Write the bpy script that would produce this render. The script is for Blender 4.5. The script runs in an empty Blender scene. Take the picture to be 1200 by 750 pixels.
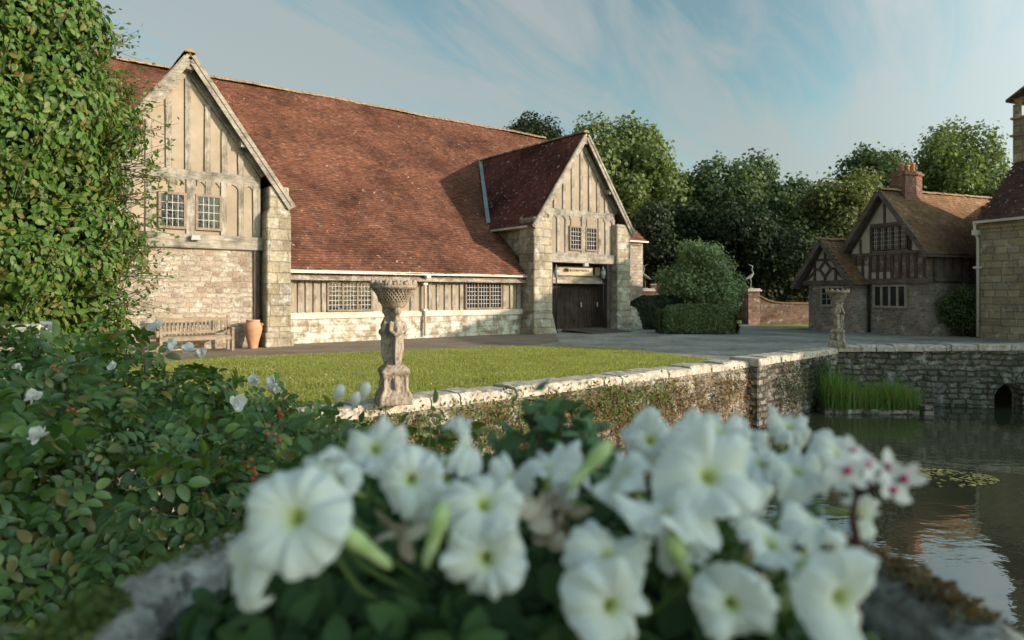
import bpy, bmesh, math, random
import numpy as np
from mathutils import Vector, Matrix
random.seed(7)
RNG = np.random.default_rng(11)
SC = bpy.context.scene
COL = SC.collection
PI = math.pi

# ------------------------------------------------------------------ camera numbers (photo is 1200x750)
F, HOR, CXP, CAMH = 790.0, 345.0, 600.0, 1.6
def at(px, py, Y):
    return Vector(((px - CXP) / F * Y, Y, CAMH + (HOR - py) / F * Y))

# ------------------------------------------------------------------ object helpers
def tag(o, label=None, cat=None, group=None, kind=None):
    if label: o['label'] = label
    if cat: o['category'] = cat
    if group: o['group'] = group
    if kind: o['kind'] = kind
    return o
def empty(name, loc=(0, 0, 0), rotz=0.0, label=None, cat=None, group=None):
    o = bpy.data.objects.new(name, None); COL.objects.link(o)
    o.empty_display_size = .1
    o.location = loc; o.rotation_euler = (0, 0, rotz)
    return tag(o, label, cat, group)
def link(name, me, m, parent=None, loc=None, rotz=0):
    if m is not None and not me.materials:
        for k in (m if isinstance(m, (list, tuple)) else [m]): me.materials.append(k)
    o = bpy.data.objects.new(name, me); COL.objects.link(o)
    if parent is not None: o.parent = parent
    if loc is not None: o.location = loc
    o.rotation_euler = (0, 0, rotz)
    return o
def kids(o): return [c for c in bpy.data.objects if c.parent == o]
def copy_tree(o, parent=None):
    c = o.copy(); COL.objects.link(c); c.parent = parent
    for ch in kids(o): copy_tree(ch, c)
    return c
def mesh_np(name, V, Fc, uv=None, smooth=False):
    """V (n,3); Fc (m,k) uniform polygons; uv (m,k,2) or None"""
    V = np.asarray(V, dtype=np.float32); Fc = np.asarray(Fc, dtype=np.int32)
    me = bpy.data.meshes.new(name)
    m, k = Fc.shape
    me.vertices.add(len(V)); me.vertices.foreach_set('co', V.ravel())
    me.loops.add(m * k); me.loops.foreach_set('vertex_index', Fc.ravel())
    me.polygons.add(m)
    me.polygons.foreach_set('loop_start', np.arange(0, m * k, k, dtype=np.int32))
    me.polygons.foreach_set('loop_total', np.full(m, k, dtype=np.int32))
    if smooth: me.polygons.foreach_set('use_smooth', np.ones(m, dtype=bool))
    if uv is not None:
        l = me.uv_layers.new(name='UVMap'); l.data.foreach_set('uv', np.asarray(uv, dtype=np.float32).ravel())
    me.update(calc_edges=True); me.validate()
    return me
def box_uv(me, rot=None):
    if not me.uv_layers: me.uv_layers.new(name='UVMap')
    uv = me.uv_layers[0].data
    for p in me.polygons:
        n = p.normal
        ax = max(range(3), key=lambda i: abs(n[i]))
        for li in p.loop_indices:
            c = me.vertices[me.loops[li].vertex_index].co
            if ax == 0: uv[li].uv = (c.y, c.z)
            elif ax == 1: uv[li].uv = (c.x, c.z)
            else: uv[li].uv = (c.x, c.y)

class MB:
    """collects boxes, beams, tubes, prisms and lathes; build() links them as one mesh object"""
    def __init__(s): s.v = []; s.f = []; s.sm = []
    def add(s, vs, fs, smooth=False):
        b = len(s.v); s.v += [tuple(v) for v in vs]; s.f += [tuple(i + b for i in f) for f in fs]; s.sm += [smooth] * len(fs); return s
    def box(s, x0, x1, y0, y1, z0, z1, j=0.0):
        vs = [(x, y, z) for x in (x0, x1) for y in (y0, y1) for z in (z0, z1)]
        if j: vs = [tuple(c + random.uniform(-j, j) for c in v) for v in vs]
        return s.add(vs, [(0, 1, 3, 2), (4, 6, 7, 5), (0, 4, 5, 1), (2, 3, 7, 6), (0, 2, 6, 4), (1, 5, 7, 3)])
    def taper(s, b, t):
        """b,t = (x0,x1,y0,y1,z)"""
        vs = [(b[0], b[2], b[4]), (t[0], t[2], t[4]), (b[0], b[3], b[4]), (t[0], t[3], t[4]), (b[1], b[2], b[4]), (t[1], t[2], t[4]), (b[1], b[3], b[4]), (t[1], t[3], t[4])]
        return s.add(vs, [(0, 1, 3, 2), (4, 6, 7, 5), (0, 4, 5, 1), (2, 3, 7, 6), (0, 2, 6, 4), (1, 5, 7, 3)])
    def beam(s, a, b, w, t, n=(0, -1, 0)):
        """board from a to b: w wide in the plane normal to n, t thick along n (both centred)"""
        a = Vector(a); b = Vector(b); n = Vector(n).normalized(); d = (b - a).normalized(); k = d.cross(n).normalized()
        vs = []
        for p in (a, b):
            for e in (-1, 1):
                for g in (-1, 1): vs.append(p + k * (e * w / 2) + n * (g * t / 2))
        return s.add(vs, [(0, 1, 3, 2), (4, 6, 7, 5), (0, 4, 5, 1), (2, 3, 7, 6), (0, 2, 6, 4), (1, 5, 7, 3)])
    def prism(s, pts, d):
        """polygon pts extruded by d"""
        n = len(pts); d = Vector(d); vs = [Vector(p) for p in pts] + [Vector(p) + d for p in pts]
        return s.add(vs, [tuple(range(n)), tuple(range(2 * n - 1, n - 1, -1))] + [(i, i + n, (i + 1) % n + n, (i + 1) % n) for i in range(n)])
    def tube(s, pts, r, n=8, caps=True):
        pts = [Vector(p) for p in pts]; rs = list(r) if hasattr(r, '__len__') else [r] * len(pts)
        vs = []; fs = []; up = None
        for i, p in enumerate(pts):
            d = (pts[min(i + 1, len(pts) - 1)] - pts[max(i - 1, 0)])
            d = d.normalized() if d.length > 1e-9 else Vector((0, 0, 1))
            if up is None: up = Vector((1, 0, 0)) if abs(d.x) < .8 else Vector((0, 1, 0))
            x = (up - d * up.dot(d)).normalized(); up = x; y = d.cross(x)
            for k in range(n):
                a = 2 * PI * k / n; vs.append(p + x * (math.cos(a) * rs[i]) + y * (math.sin(a) * rs[i]))
        for i in range(len(pts) - 1):
            for k in range(n): fs.append((i * n + k, i * n + (k + 1) % n, (i + 1) * n + (k + 1) % n, (i + 1) * n + k))
        if caps: fs.append(tuple(range(n - 1, -1, -1))); fs.append(tuple((len(pts) - 1) * n + k for k in range(n)))
        return s.add(vs, fs, True)
    def lathe(s, prof, n=24, c=(0, 0, 0), caps=True, fn=None):
        vs = []; fs = []
        for (r, z) in prof:
            for k in range(n):
                a = 2 * PI * k / n; rr = r * (fn(a, z) if fn else 1)
                vs.append((c[0] + rr * math.cos(a), c[1] + rr * math.sin(a), c[2] + z))
        for i in range(len(prof) - 1):
            for k in range(n): fs.append((i * n + k, i * n + (k + 1) % n, (i + 1) * n + (k + 1) % n, (i + 1) * n + k))
        if caps: fs.append(tuple(range(n - 1, -1, -1))); fs.append(tuple((len(prof) - 1) * n + k for k in range(n)))
        return s.add(vs, fs, True)
    def mesh(s, name, uv=True):
        me = bpy.data.meshes.new(name); me.from_pydata(s.v, [], s.f)
        me.polygons.foreach_set('use_smooth', s.sm); me.update()
        bm = bmesh.new(); bm.from_mesh(me); bmesh.ops.recalc_face_normals(bm, faces=bm.faces); bm.to_mesh(me); bm.free()
        if uv: box_uv(me)
        return me
    def build(s, name, m, parent=None, loc=None, bevel=0.0, rotz=0):
        o = link(name, s.mesh(name), m, parent, loc, rotz)
        if bevel:
            b = o.modifiers.new('Bevel', 'BEVEL'); b.width = bevel; b.segments = 1; b.limit_method = 'ANGLE'; b.angle_limit = .6
        return o

def norm(a): return a / np.maximum(np.linalg.norm(a, axis=-1, keepdims=True), 1e-9)
def frames(nrm, rng, tang=None):
    """(n,3,3) frames with z = nrm, random spin (or x towards tang)"""
    n = norm(np.asarray(nrm, float))
    t = rng.normal(size=n.shape) if tang is None else np.asarray(tang, float)
    t = norm(t - n * np.sum(t * n, axis=1, keepdims=True)); b = np.cross(n, t)
    return np.stack([t, b, n], axis=2)
def scatter(tv, tf, pos, R, sc):
    """copies of a template (tv (k,3), tf (m,q)) at pos with frames R and scale sc"""
    tv = np.asarray(tv, float); tf = np.asarray(tf, int); n = len(pos); sc = np.asarray(sc, float)
    if sc.ndim == 0: sc = np.full(n, float(sc))
    V = np.einsum('nij,kj->nki', R, tv) * sc[:, None, None] + np.asarray(pos)[:, None, :]
    Fc = tf[None] + (np.arange(n) * len(tv))[:, None, None]
    return V.reshape(-1, 3), Fc.reshape(-1, tf.shape[1])
def merge(parts):
    Vs = []; Fs = []; b = 0
    for V, Fc in parts: Vs.append(V); Fs.append(Fc + b); b += len(V)
    return np.concatenate(Vs), np.concatenate(Fs)
LEAF4 = (np.array([(0, 0, 0), (.28, .45, .10), (-.28, .45, .10), (0, 1, -.08), (0, .45, .0)]) - (0, .0, 0), np.array([(0, 1, 4), (1, 3, 4), (0, 4, 2), (4, 3, 2)]))
LEAF2 = (np.array([(-.5, -.42, .0), (.5, -.5, .08), (.45, .5, 0.0), (-.4, .48, .1)]), np.array([(0, 1, 2, 3)]))
_lw = [(0, 0), (.16, .12), (.25, .34), (.25, .58), (.17, .82), (0, 1)]
def oval_leaf(fold=.12, curl=-.12, w=1.0):
    vs = []; fs = []
    for x, y in _lw:
        z = curl * (y - .3) ** 2 * 2
        vs += [(x * w, y, fold * x * 2 + z), (0, y, z), (-x * w, y, fold * x * 2 + z)]
    for i in range(len(_lw) - 1):
        a = i * 3; fs += [(a, a + 3, a + 4, a + 1), (a + 1, a + 4, a + 5, a + 2)]
    return np.array(vs, float), np.array(fs)
OVAL = oval_leaf()
def vnoise(P, seed=0, f=1.0):
    """cheap smooth 3D value noise in -1..1"""
    P = np.asarray(P, float) * f; r = np.random.default_rng(seed); out = np.zeros(len(P))
    for k in range(5):
        d = r.normal(size=3) * (1 + .7 * k); out += np.sin(P @ d + r.uniform(0, 6.28)) / (1 + .5 * k)
    return out / 2.2

# ------------------------------------------------------------------ materials
class NT:
    def __init__(s, name):
        s.m = bpy.data.materials.new(name); s.m.use_nodes = True; s.t = s.m.node_tree
        s.t.nodes.clear(); s.out = s.n('ShaderNodeOutputMaterial')
    def n(s, ty, **kw):
        nd = s.t.nodes.new(ty)
        for k, v in kw.items(): setattr(nd, k, v)
        return nd
    def set(s, nd, **kw):
        for k, v in kw.items():
            i = nd.inputs[k.replace('_', ' ')] if not k.startswith('i') or not k[1:].isdigit() else nd.inputs[int(k[1:])]
            if isinstance(v, bpy.types.NodeSocket): s.t.links.new(v, i)
            else: i.default_value = v
        return nd
    def coord(s, kind='UV', scale=None):
        c = s.n('ShaderNodeTexCoord').outputs[kind]
        if scale is not None:
            mp = s.n('ShaderNodeMapping'); s.t.links.new(c, mp.inputs[0]); mp.inputs['Scale'].default_value = scale; c = mp.outputs[0]
        return c
    def noise(s, vec, scale, detail=4, rough=.55, dist=0.0):
        nd = s.n('ShaderNodeTexNoise'); s.set(nd, Vector=vec, Scale=scale, Detail=detail, Roughness=rough, Distortion=dist); return nd
    def ramp(s, fac, stops, interp='LINEAR'):
        nd = s.n('ShaderNodeValToRGB'); nd.color_ramp.interpolation = interp; s.t.links.new(fac, nd.inputs[0])
        e = nd.color_ramp.elements
        while len(e) < len(stops): e.new(.5)
        for el, (p, c) in zip(e, stops): el.position = p; el.color = (c, c, c, 1) if not hasattr(c, '__len__') else (*c, 1)
        return nd.outputs[0]
    def mix(s, fac, a, b, mode='MIX'):
        nd = s.n('ShaderNodeMix', data_type='RGBA', blend_type=mode)
        for i, v in ((0, fac), (6, a), (7, b)):
            if isinstance(v, bpy.types.NodeSocket): s.t.links.new(v, nd.inputs[i])
            else: nd.inputs[i].default_value = v if i == 0 else (*v, 1)
        return nd.outputs[2]
    def math(s, op, a, b=None):
        nd = s.n('ShaderNodeMath', operation=op)
        for i, v in enumerate((a, b)):
            if v is None: continue
            if isinstance(v, bpy.types.NodeSocket): s.t.links.new(v, nd.inputs[i])
            else: nd.inputs[i].default_value = v
        return nd.outputs[0]
    def bump(s, h, strength=.5, dist=.02):
        nd = s.n('ShaderNodeBump'); s.set(nd, Height=h, Strength=strength, Distance=dist); return nd.outputs[0]
    def rnd(s): return s.n('ShaderNodeNewGeometry').outputs['Random Per Island']
    def bsdf(s, col, rough=.9, normal=None, spec=.3, **kw):
        b = s.n('ShaderNodeBsdfPrincipled')
        s.set(b, Base_Color=col if isinstance(col, bpy.types.NodeSocket) else (*col, 1), Roughness=rough)
        b.inputs['Specular IOR Level'].default_value = spec
        if normal is not None: s.t.links.new(normal, b.inputs['Normal'])
        for k, v in kw.items(): s.set(b, **{k: v})
        s.t.links.new(b.outputs[0], s.out.inputs[0]); return b

def stone(name, cols, mortar, bw=.34, bh=.17, lichen=.25, lich_col=(.62, .58, .50), dark=.5, distort=.05, msize=.018, moss=None, bumpd=.03):
    t = NT(name); uv = t.coord('UV'); ob = t.coord('Object')
    nz = t.noise(uv, 2.3, 3); off = t.n('ShaderNodeVectorMath', operation='MULTIPLY_ADD')
    t.t.links.new(nz.outputs['Color'], off.inputs[0]); off.inputs[1].default_value = (distort * 4, distort * 2.4, 0); t.t.links.new(uv, off.inputs[2])
    nz2 = t.noise(uv, 9, 2); off2 = t.n('ShaderNodeVectorMath', operation='MULTIPLY_ADD')
    t.t.links.new(nz2.outputs['Color'], off2.inputs[0]); off2.inputs[1].default_value = (distort, distort, 0); t.t.links.new(off.outputs[0], off2.inputs[2])
    br = t.n('ShaderNodeTexBrick', offset=.5, squash=.75, squash_frequency=3)
    t.set(br, Vector=off2.outputs[0], Color1=(0, 0, 0, 1), Color2=(1, 1, 1, 1), Mortar=(.5, .5, .5, 1), Scale=1.0, Mortar_Size=msize, Mortar_Smooth=.35, Bias=0.0, Brick_Width=bw, Row_Height=bh)
    blk = t.ramp(br.outputs['Color'], [(i / max(1, len(cols) - 1), c) for i, c in enumerate(cols)])
    big = t.noise(ob, .8, 5, .65); fine = t.noise(ob, 16, 5, .7)
    c = t.mix(br.outputs['Fac'], blk, mortar)
    c = t.mix(1.0, c, t.ramp(big.outputs[0], [(.3, 1 - dark), (.62, 1.1)]), 'MULTIPLY')
    c = t.mix(1.0, c, t.ramp(fine.outputs[0], [(.25, .6), (.7, 1.2)]), 'MULTIPLY')
    ln = t.noise(ob, 2.6, 8, .72); lf = t.ramp(ln.outputs[0], [(.58 - lichen * .3, 0.0), (.70 - lichen * .3, .8)])
    c = t.mix(lf, c, lich_col)
    if moss:
        mn = t.noise(ob, 3.1, 6, .7, .4); c = t.mix(t.ramp(mn.outputs[0], [(.5, 0.0), (.6, .8)]), c, moss)
    hgt = t.math('ADD', t.math('MULTIPLY', br.outputs['Fac'], -1.0), t.math('MULTIPLY', fine.outputs[0], .8))
    t.bsdf(c, .95, t.bump(hgt, 1.0, bumpd * 1.5), .15); return t.m
def tiles(name, cols, lichen=.35, moss=None, lich_col=(.55, .50, .42)):
    t = NT(name); r = t.rnd(); ob = t.coord('Object')
    c = t.ramp(r, [(i / (len(cols) - 1), k) for i, k in enumerate(cols)])
    big = t.noise(ob, .45, 6, .65); c = t.mix(1.0, c, t.ramp(big.outputs[0], [(.32, .42), (.64, 1.25)]), 'MULTIPLY')
    fine = t.noise(ob, 7, 4, .7); c = t.mix(1.0, c, t.ramp(fine.outputs[0], [(.3, .65), (.7, 1.25)]), 'MULTIPLY')
    ln = t.noise(ob, 5.5, 3, .6); c = t.mix(t.ramp(ln.outputs[0], [(.74 - lichen * .15, 0.0), (.78 - lichen * .15, .8)]), c, lich_col)
    if moss:
        mn = t.noise(ob, 2.6, 8, .75); c = t.mix(t.ramp(mn.outputs[0], [(.48, 0.0), (.60, .8)]), c, moss)
    t.bsdf(c, .92, t.bump(fine.outputs[0], .4, .01), .2); return t.m
def timber(name, a, b, vertical=True, dark=.45):
    t = NT(name); uv = t.coord('Object', (7, 7, .8) if vertical else (.8, 7, 7))
    g = t.noise(uv, 3.0, 6, .65, .6); ob = t.coord('Object'); w = t.noise(ob, 2.2, 5, .7)
    c = t.mix(t.ramp(g.outputs[0], [(.3, 0.0), (.7, 1.0)]), a, b)
    c = t.mix(1.0, c, t.ramp(w.outputs[0], [(.32, 1 - dark), (.6, 1.1)]), 'MULTIPLY')
    t.bsdf(c, .9, t.bump(g.outputs[0], .6, .012), .15); return t.m
def rough_mat(name, a, b, scale=6, rough=.9, bumps=.3, spec=.2, dist=.01):
    t = NT(name); ob = t.coord('Object'); g = t.noise(ob, scale, 7, .65); g2 = t.noise(ob, scale * .17, 4, .6)
    c = t.mix(t.ramp(g.outputs[0], [(.3, 0.0), (.7, 1.0)]), a, b); c = t.mix(1.0, c, t.ramp(g2.outputs[0], [(.3, .75), (.7, 1.15)]), 'MULTIPLY')
    t.bsdf(c, rough, t.bump(g.outputs[0], bumps, dist), spec); return t.m
def carved(name, a, b, blotch, orange=(.36, .20, .08)):
    t = NT(name); ob = t.coord('Object'); g = t.noise(ob, 9, 8, .7); g2 = t.noise(ob, 22, 5, .7); g3 = t.noise(ob, 5, 6, .7)
    c = t.mix(t.ramp(g.outputs[0], [(.35, 0.0), (.62, 1.0)]), a, b)
    c = t.mix(t.ramp(g2.outputs[0], [(.55, 0.0), (.66, .8)]), c, blotch)
    c = t.mix(t.ramp(g3.outputs[0], [(.60, 0.0), (.68, .8)]), c, orange)
    t.bsdf(c, .95, t.bump(g2.outputs[0], .8, .012), .1); return t.m
def leafmat(name, cols, trans=.35, gloss=.25, rough=.5, tcol=None):
    t = NT(name); r = t.rnd()
    c = t.ramp(r, [(i / max(1, len(cols) - 1), k) for i, k in enumerate(cols)])
    b = t.bsdf(c, rough, None, gloss)
    tr = t.n('ShaderNodeBsdfTranslucent'); tc = t.mix(1.0, c, tcol or (1.25, 1.35, .55), 'MULTIPLY'); t.t.links.new(tc, tr.inputs[0])
    mx = t.n('ShaderNodeMixShader'); mx.inputs[0].default_value = trans
    t.t.links.new(b.outputs[0], mx.inputs[1]); t.t.links.new(tr.outputs[0], mx.inputs[2]); t.t.links.new(mx.outputs[0], t.out.inputs[0]); return t.m
def plain(name, c, rough=.6, spec=.3, metal=0.0):
    t = NT(name); t.bsdf(c, rough, None, spec, Metallic=metal); return t.m

M = {}
M['rubble'] = stone('pale_rubble_stone', [(.36, .29, .21), (.50, .41, .31), (.30, .21, .15), (.54, .46, .36), (.42, .28, .20)], (.42, .34, .26), .30, .15, .1, dark=.35, distort=.085, msize=.022)
M['plinth'] = stone('lichened_plinth_stone', [(.30, .23, .15), (.42, .33, .22), (.36, .28, .18)], (.36, .29, .2), .5, .22, .5, (.70, .66, .56), dark=.4)
M['ashlar'] = stone('weathered_ashlar', [(.38, .31, .21), (.48, .40, .28), (.33, .26, .17), (.44, .38, .30)], (.33, .27, .19), .55, .33, .22, (.62, .57, .49), dark=.5, distort=.03)
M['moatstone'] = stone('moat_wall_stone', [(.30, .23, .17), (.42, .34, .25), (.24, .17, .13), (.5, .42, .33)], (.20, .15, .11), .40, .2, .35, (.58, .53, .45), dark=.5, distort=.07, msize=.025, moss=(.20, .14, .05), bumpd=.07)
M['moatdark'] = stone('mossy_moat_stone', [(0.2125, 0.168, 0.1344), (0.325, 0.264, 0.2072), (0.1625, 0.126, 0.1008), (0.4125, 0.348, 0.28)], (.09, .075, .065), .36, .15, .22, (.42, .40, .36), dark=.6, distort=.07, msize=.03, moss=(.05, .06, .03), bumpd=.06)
M['coping'] = carved('lichened_coping', (.27, .21, .15), (.58, .51, .42), (.16, .12, .09), (.42, .30, .16))
M['lodgestone'] = stone('lodge_brick_rubble', [(.32, .20, .15), (.43, .35, .28), (.27, .18, .14), (.50, .42, .35)], (.40, .34, .28), .24, .11, .12, dark=.4, distort=.05)
M['manorstone'] = stone('manor_ashlar_stone', [(.40, .31, .18), (.50, .40, .24), (.33, .25, .15), (.45, .38, .27)], (.30, .25, .18), .55, .26, .1, dark=.4, distort=.03)
M['brick'] = stone('red_brick', [(.30, .11, .07), (.38, .16, .10), (.22, .08, .06)], (.30, .25, .2), .225, .075, .05, dark=.3, distort=.006, msize=.010, bumpd=.01)
M['oldbrick'] = stone('old_garden_brick', [(.26, .13, .09), (.34, .19, .13), (.18, .09, .07), (.36, .25, .18)], (.30, .25, .2), .225, .075, .12, dark=.5, distort=.012, msize=.012, bumpd=.012)
M['roof'] = tiles('red_clay_tiles', [(0.104, 0.0424, 0.0288), (0.16, 0.064, 0.04), (0.184, 0.0736, 0.044), (0.136, 0.0544, 0.0344), (0.216, 0.0944, 0.0576), (0.12, 0.0544, 0.0416)], .4)
M['roofdark'] = tiles('dark_porch_tiles', [(.10, .042, .038), (.16, .06, .046), (.13, .05, .04), (.20, .08, .058)], .7)
M['ridge'] = rough_mat('lichened_ridge_tile', (.19, .10, .06), (.38, .27, .15), 9)
M['rooflodge'] = tiles('mossy_lodge_tiles', [(0.195, 0.105, 0.065), (0.3, 0.154, 0.0845), (0.24, 0.126, 0.078), (0.36, 0.21, 0.104)], .45, (.17, .105, .045))
M['roofmanor'] = tiles('dark_manor_tiles', [(.10, .06, .05), (.16, .08, .06), (.13, .07, .055)], .6)
M['oak'] = timber('silvered_oak_post', (.20, .165, .125), (.47, .405, .325), True, .6)
M['oakh'] = timber('silvered_oak_beam', (.20, .165, .125), (.44, .38, .305), False, .6)
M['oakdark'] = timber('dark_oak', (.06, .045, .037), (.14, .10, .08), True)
M['oakdarkh'] = timber('dark_oak_beam', (.09, .068, .056), (.21, .16, .13), False)
M['door'] = timber('barn_door_oak', (.035, .022, .018), (.075, .05, .04), True)
M['benchwood'] = timber('bench_teak', (.22, .155, .105), (.38, .29, .20), False)
M['plaster'] = rough_mat('buff_plaster', (.305, .23, .163), (.365, .285, .205), 3, .95, .15)
M['plasterpale'] = rough_mat('old_cream_plaster', (.42, .36, .28), (.52, .46, .36), 4, .95, .15)
M['nogging'] = stone('brick_nogging', [(.20, .11, .08), (.28, .17, .12), (.15, .09, .07)], (.25, .2, .16), .2, .07, .1, dark=.4, distort=.01, msize=.01, bumpd=.01)
M['sill'] = rough_mat('whitened_sill', (.50, .42, .32), (.70, .62, .50), 7, .9, .4)
M['cream'] = rough_mat('cream_paint', (.62, .53, .42), (.72, .63, .50), 5, .5, .05)
M['winframe'] = rough_mat('window_oak', (.20, .14, .10), (.33, .25, .18), 12)
M['mullion'] = rough_mat('stone_mullion', (.30, .25, .19), (.42, .36, .28), 9)
M['bars'] = plain('pale_lead_bars', (.55, .48, .40), .6)
t = NT('old_window_glass'); gn = t.noise(t.coord('Object'), 8, 2); t.bsdf((.018, .02, .022), .06, t.bump(gn.outputs[0], .6, .015), .45); M['glass'] = t.m
M['lead'] = rough_mat('lead_flashing', (.15, .165, .165), (.26, .285, .285), 10, .6)
M['iron'] = plain('black_iron', (.02, .02, .02), .5)
M['whitelamp'] = plain('lamp_glass', (.34, .36, .35), .2, .5)
M['terracotta'] = rough_mat('terracotta', (.42, .20, .11), (.58, .31, .18), 7, .8)
M['urn'] = carved('lichened_carved_stone', (.19, .14, .10), (.40, .32, .245), (.09, .065, .05))
M['planter'] = carved('mossy_planter_stone', (.13, .11, .09), (.52, .485, .42), (.045, .036, .03), (.14, .14, .045))
M['bronze'] = rough_mat('bronze_heron', (.20, .20, .17), (.32, .32, .28), 12, .6)
M['bark'] = rough_mat('bark', (.06, .045, .035), (.13, .10, .08), 8, .95, .8)
M['soil'] = rough_mat('dark_soil', (.02, .014, .01), (.05, .035, .025), 20, 1, 1)
M['sign'] = rough_mat('pale_sign_board', (.50, .38, .24), (.60, .47, .31), 6, .8, .1)
M['ink'] = plain('dark_lettering', (.06, .04, .03), .7)
t = NT('driveway_gravel'); ob = t.coord('Object'); g = t.noise(ob, 45, 4, .7); g2 = t.noise(ob, .5, 5, .65); g3 = t.noise(ob, 5, 4, .6)
c = t.mix(t.ramp(g.outputs[0], [(.3, 0.), (.7, 1.)]), (.20, .178, .15), (.43, .385, .325)); c = t.mix(1., c, t.ramp(g2.outputs[0], [(.35, .62), (.65, 1.2)]), 'MULTIPLY'); c = t.mix(1., c, t.ramp(g3.outputs[0], [(.3, .7), (.7, 1.2)]), 'MULTIPLY')
t.bsdf(c, .95, t.bump(g.outputs[0], .7, .02), .15); M['gravel'] = t.m
t = NT('path_gravel'); ob = t.coord('Object'); g = t.noise(ob, 40, 4, .7); g2 = t.noise(ob, .9, 5, .65)
c = t.mix(t.ramp(g.outputs[0], [(.3, 0.), (.7, 1.)]), (.15, .105, .075), (.32, .24, .175)); c = t.mix(1., c, t.ramp(g2.outputs[0], [(.3, .7), (.7, 1.15)]), 'MULTIPLY')
t.bsdf(c, .95, t.bump(g.outputs[0], .7, .02), .15); M['path'] = t.m
t = NT('turf'); ob = t.coord('Object'); g = t.noise(ob, 30, 4, .7); g2 = t.noise(ob, .7, 5, .65)
c = t.mix(t.ramp(g.outputs[0], [(.3, 0.), (.7, 1.)]), (.18, .20, .055), (.33, .33, .11)); c = t.mix(1., c, t.ramp(g2.outputs[0], [(.35, .55), (.65, 1.3)]), 'MULTIPLY')
t.bsdf(c, .95, t.bump(g.outputs[0], .8, .03), .1); M['turf'] = t.m
t = NT('pond_water'); ob = t.coord('Object', (1, 1.6, 1)); g = t.noise(ob, 1.6, 3, .5, .3); g2 = t.noise(ob, 9, 2, .5)
h = t.math('ADD', t.math('MULTIPLY', g.outputs[0], 1.0), t.math('MULTIPLY', g2.outputs[0], .12))
t.bsdf((.030, .034, .020), .025, t.bump(h, .12, .05), 1.0, IOR=2.1); M['water'] = t.m
t = NT('pond_mud'); t.bsdf((.02, .02, .012), 1.0, None, 0); M['mud'] = t.m
# foliage
M['ivy'] = leafmat('climber_leaf', [(.20, .15, .04), (0.053, 0.103, 0.019), (0.077, 0.145, 0.025), (0.113, 0.194, 0.035), (0.071, 0.132, 0.024), (0.19, 0.229, 0.053)], .35, .3)
M['rose'] = leafmat('rose_leaf', [(0.27, 0.202, 0.055), (0.045, 0.093, 0.021), (0.062, 0.118, 0.028), (0.055, 0.104, 0.021), (0.086, 0.152, 0.031), (0.125, 0.205, 0.045), (0.07, 0.125, 0.026), (0.204, 0.276, 0.064)], .35, .6, .36)
M['petleaf'] = leafmat('petunia_leaf', [(0.031, 0.064, 0.026), (0.051, 0.096, 0.037), (0.072, 0.128, 0.043)], .3, .15, .6)
M['broad'] = leafmat('broadleaf', [(0.1, 0.127, 0.047), (0.14, 0.176, 0.064), (0.176, 0.212, 0.086), (0.118, 0.149, 0.057)], .3, .15)
M['broad2'] = leafmat('deep_broadleaf', [(0.07, 0.099, 0.049), (0.094, 0.13, 0.06), (0.116, 0.154, 0.071)], .3, .15)
M['yew'] = leafmat('yew_sprays', [(0.024, 0.034, 0.019), (0.035, 0.047, 0.024), (0.049, 0.061, 0.03)], .15, .1)
M['cypress'] = leafmat('cypress_sprays', [(0.116, 0.134, 0.053), (0.166, 0.176, 0.067), (0.208, 0.218, 0.088)], .25, .1)
M['box'] = leafmat('box_leaf', [(0.066, 0.088, 0.03), (0.094, 0.12, 0.04), (0.122, 0.152, 0.05)], .2, .2)
M['shrub'] = leafmat('shrub_leaf', [(0.161, 0.2, 0.093), (0.229, 0.278, 0.12), (0.321, 0.359, 0.176)], .25, .2)
M['sedum'] = leafmat('dark_planter_leaf', [(0.057, 0.112, 0.05), (0.08, 0.147, 0.068), (0.112, 0.192, 0.08)], .15, .2)
M['redstem'] = plain('red_stem', (.07, .022, .022), .6)
M['greenstem'] = plain('green_stem', (.10, .16, .045), .6)
M['reed'] = leafmat('reed_blade', [(0.062, 0.134, 0.028), (0.103, 0.202, 0.04), (0.145, 0.259, 0.05), (0.176, 0.259, 0.059), (0.31, 0.23, 0.099)], .35, .2)
M['blade'] = leafmat('grass_blade', [(0.204, 0.231, 0.054), (0.255, 0.281, 0.065), (0.305, 0.321, 0.082), (0.433, 0.362, 0.13)], .5, .1)
M['daisy'] = leafmat('daisy_speck', [(.75, .72, .55), (.65, .52, .12), (.80, .78, .7)], .2, .1, .6, (1, 1, 1))
M['weed'] = leafmat('wall_weed', [(.16, .07, .035), (.10, .085, .03), (.22, .11, .05), (.08, .10, .03)], .25, .1, .6, (1.2, 1.1, .7))
M['weedgreen'] = leafmat('wall_fern', [(.07, .10, .025), (.10, .14, .035), (.14, .15, .05)], .3, .1)
M['rosepetal'] = leafmat('rose_petal', [(.72, .70, .66), (.80, .78, .76), (.62, .55, .48)], .35, .1, .6, (1, 1, 1))
M['hip'] = leafmat('red_rosehip', [(.35, .05, .02), (.45, .10, .03), (.25, .07, .03)], .1, .4, .35, (1, .6, .4))
M['pinkeye'] = plain('magenta_petal_eye', (.42, .02, .14), .6)
M['bud'] = rough_mat('petunia_bud', (.30, .42, .12), (.55, .62, .35), 30, .6, .1)
M['gone'] = rough_mat('withered_petal', (.38, .29, .20), (.55, .46, .36), 40, .9, .3)
t = NT('petunia_petal'); uvx = t.n('ShaderNodeSeparateXYZ'); t.t.links.new(t.coord('UV'), uvx.inputs[0])
c = t.ramp(uvx.outputs[0], [(0.0, (.56, .62, .20)), (.11, (.55, .60, .18)), (.19, (.74, .77, .52)), (.33, (.80, .81, .76)), (1.0, (.82, .83, .81))])
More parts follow.
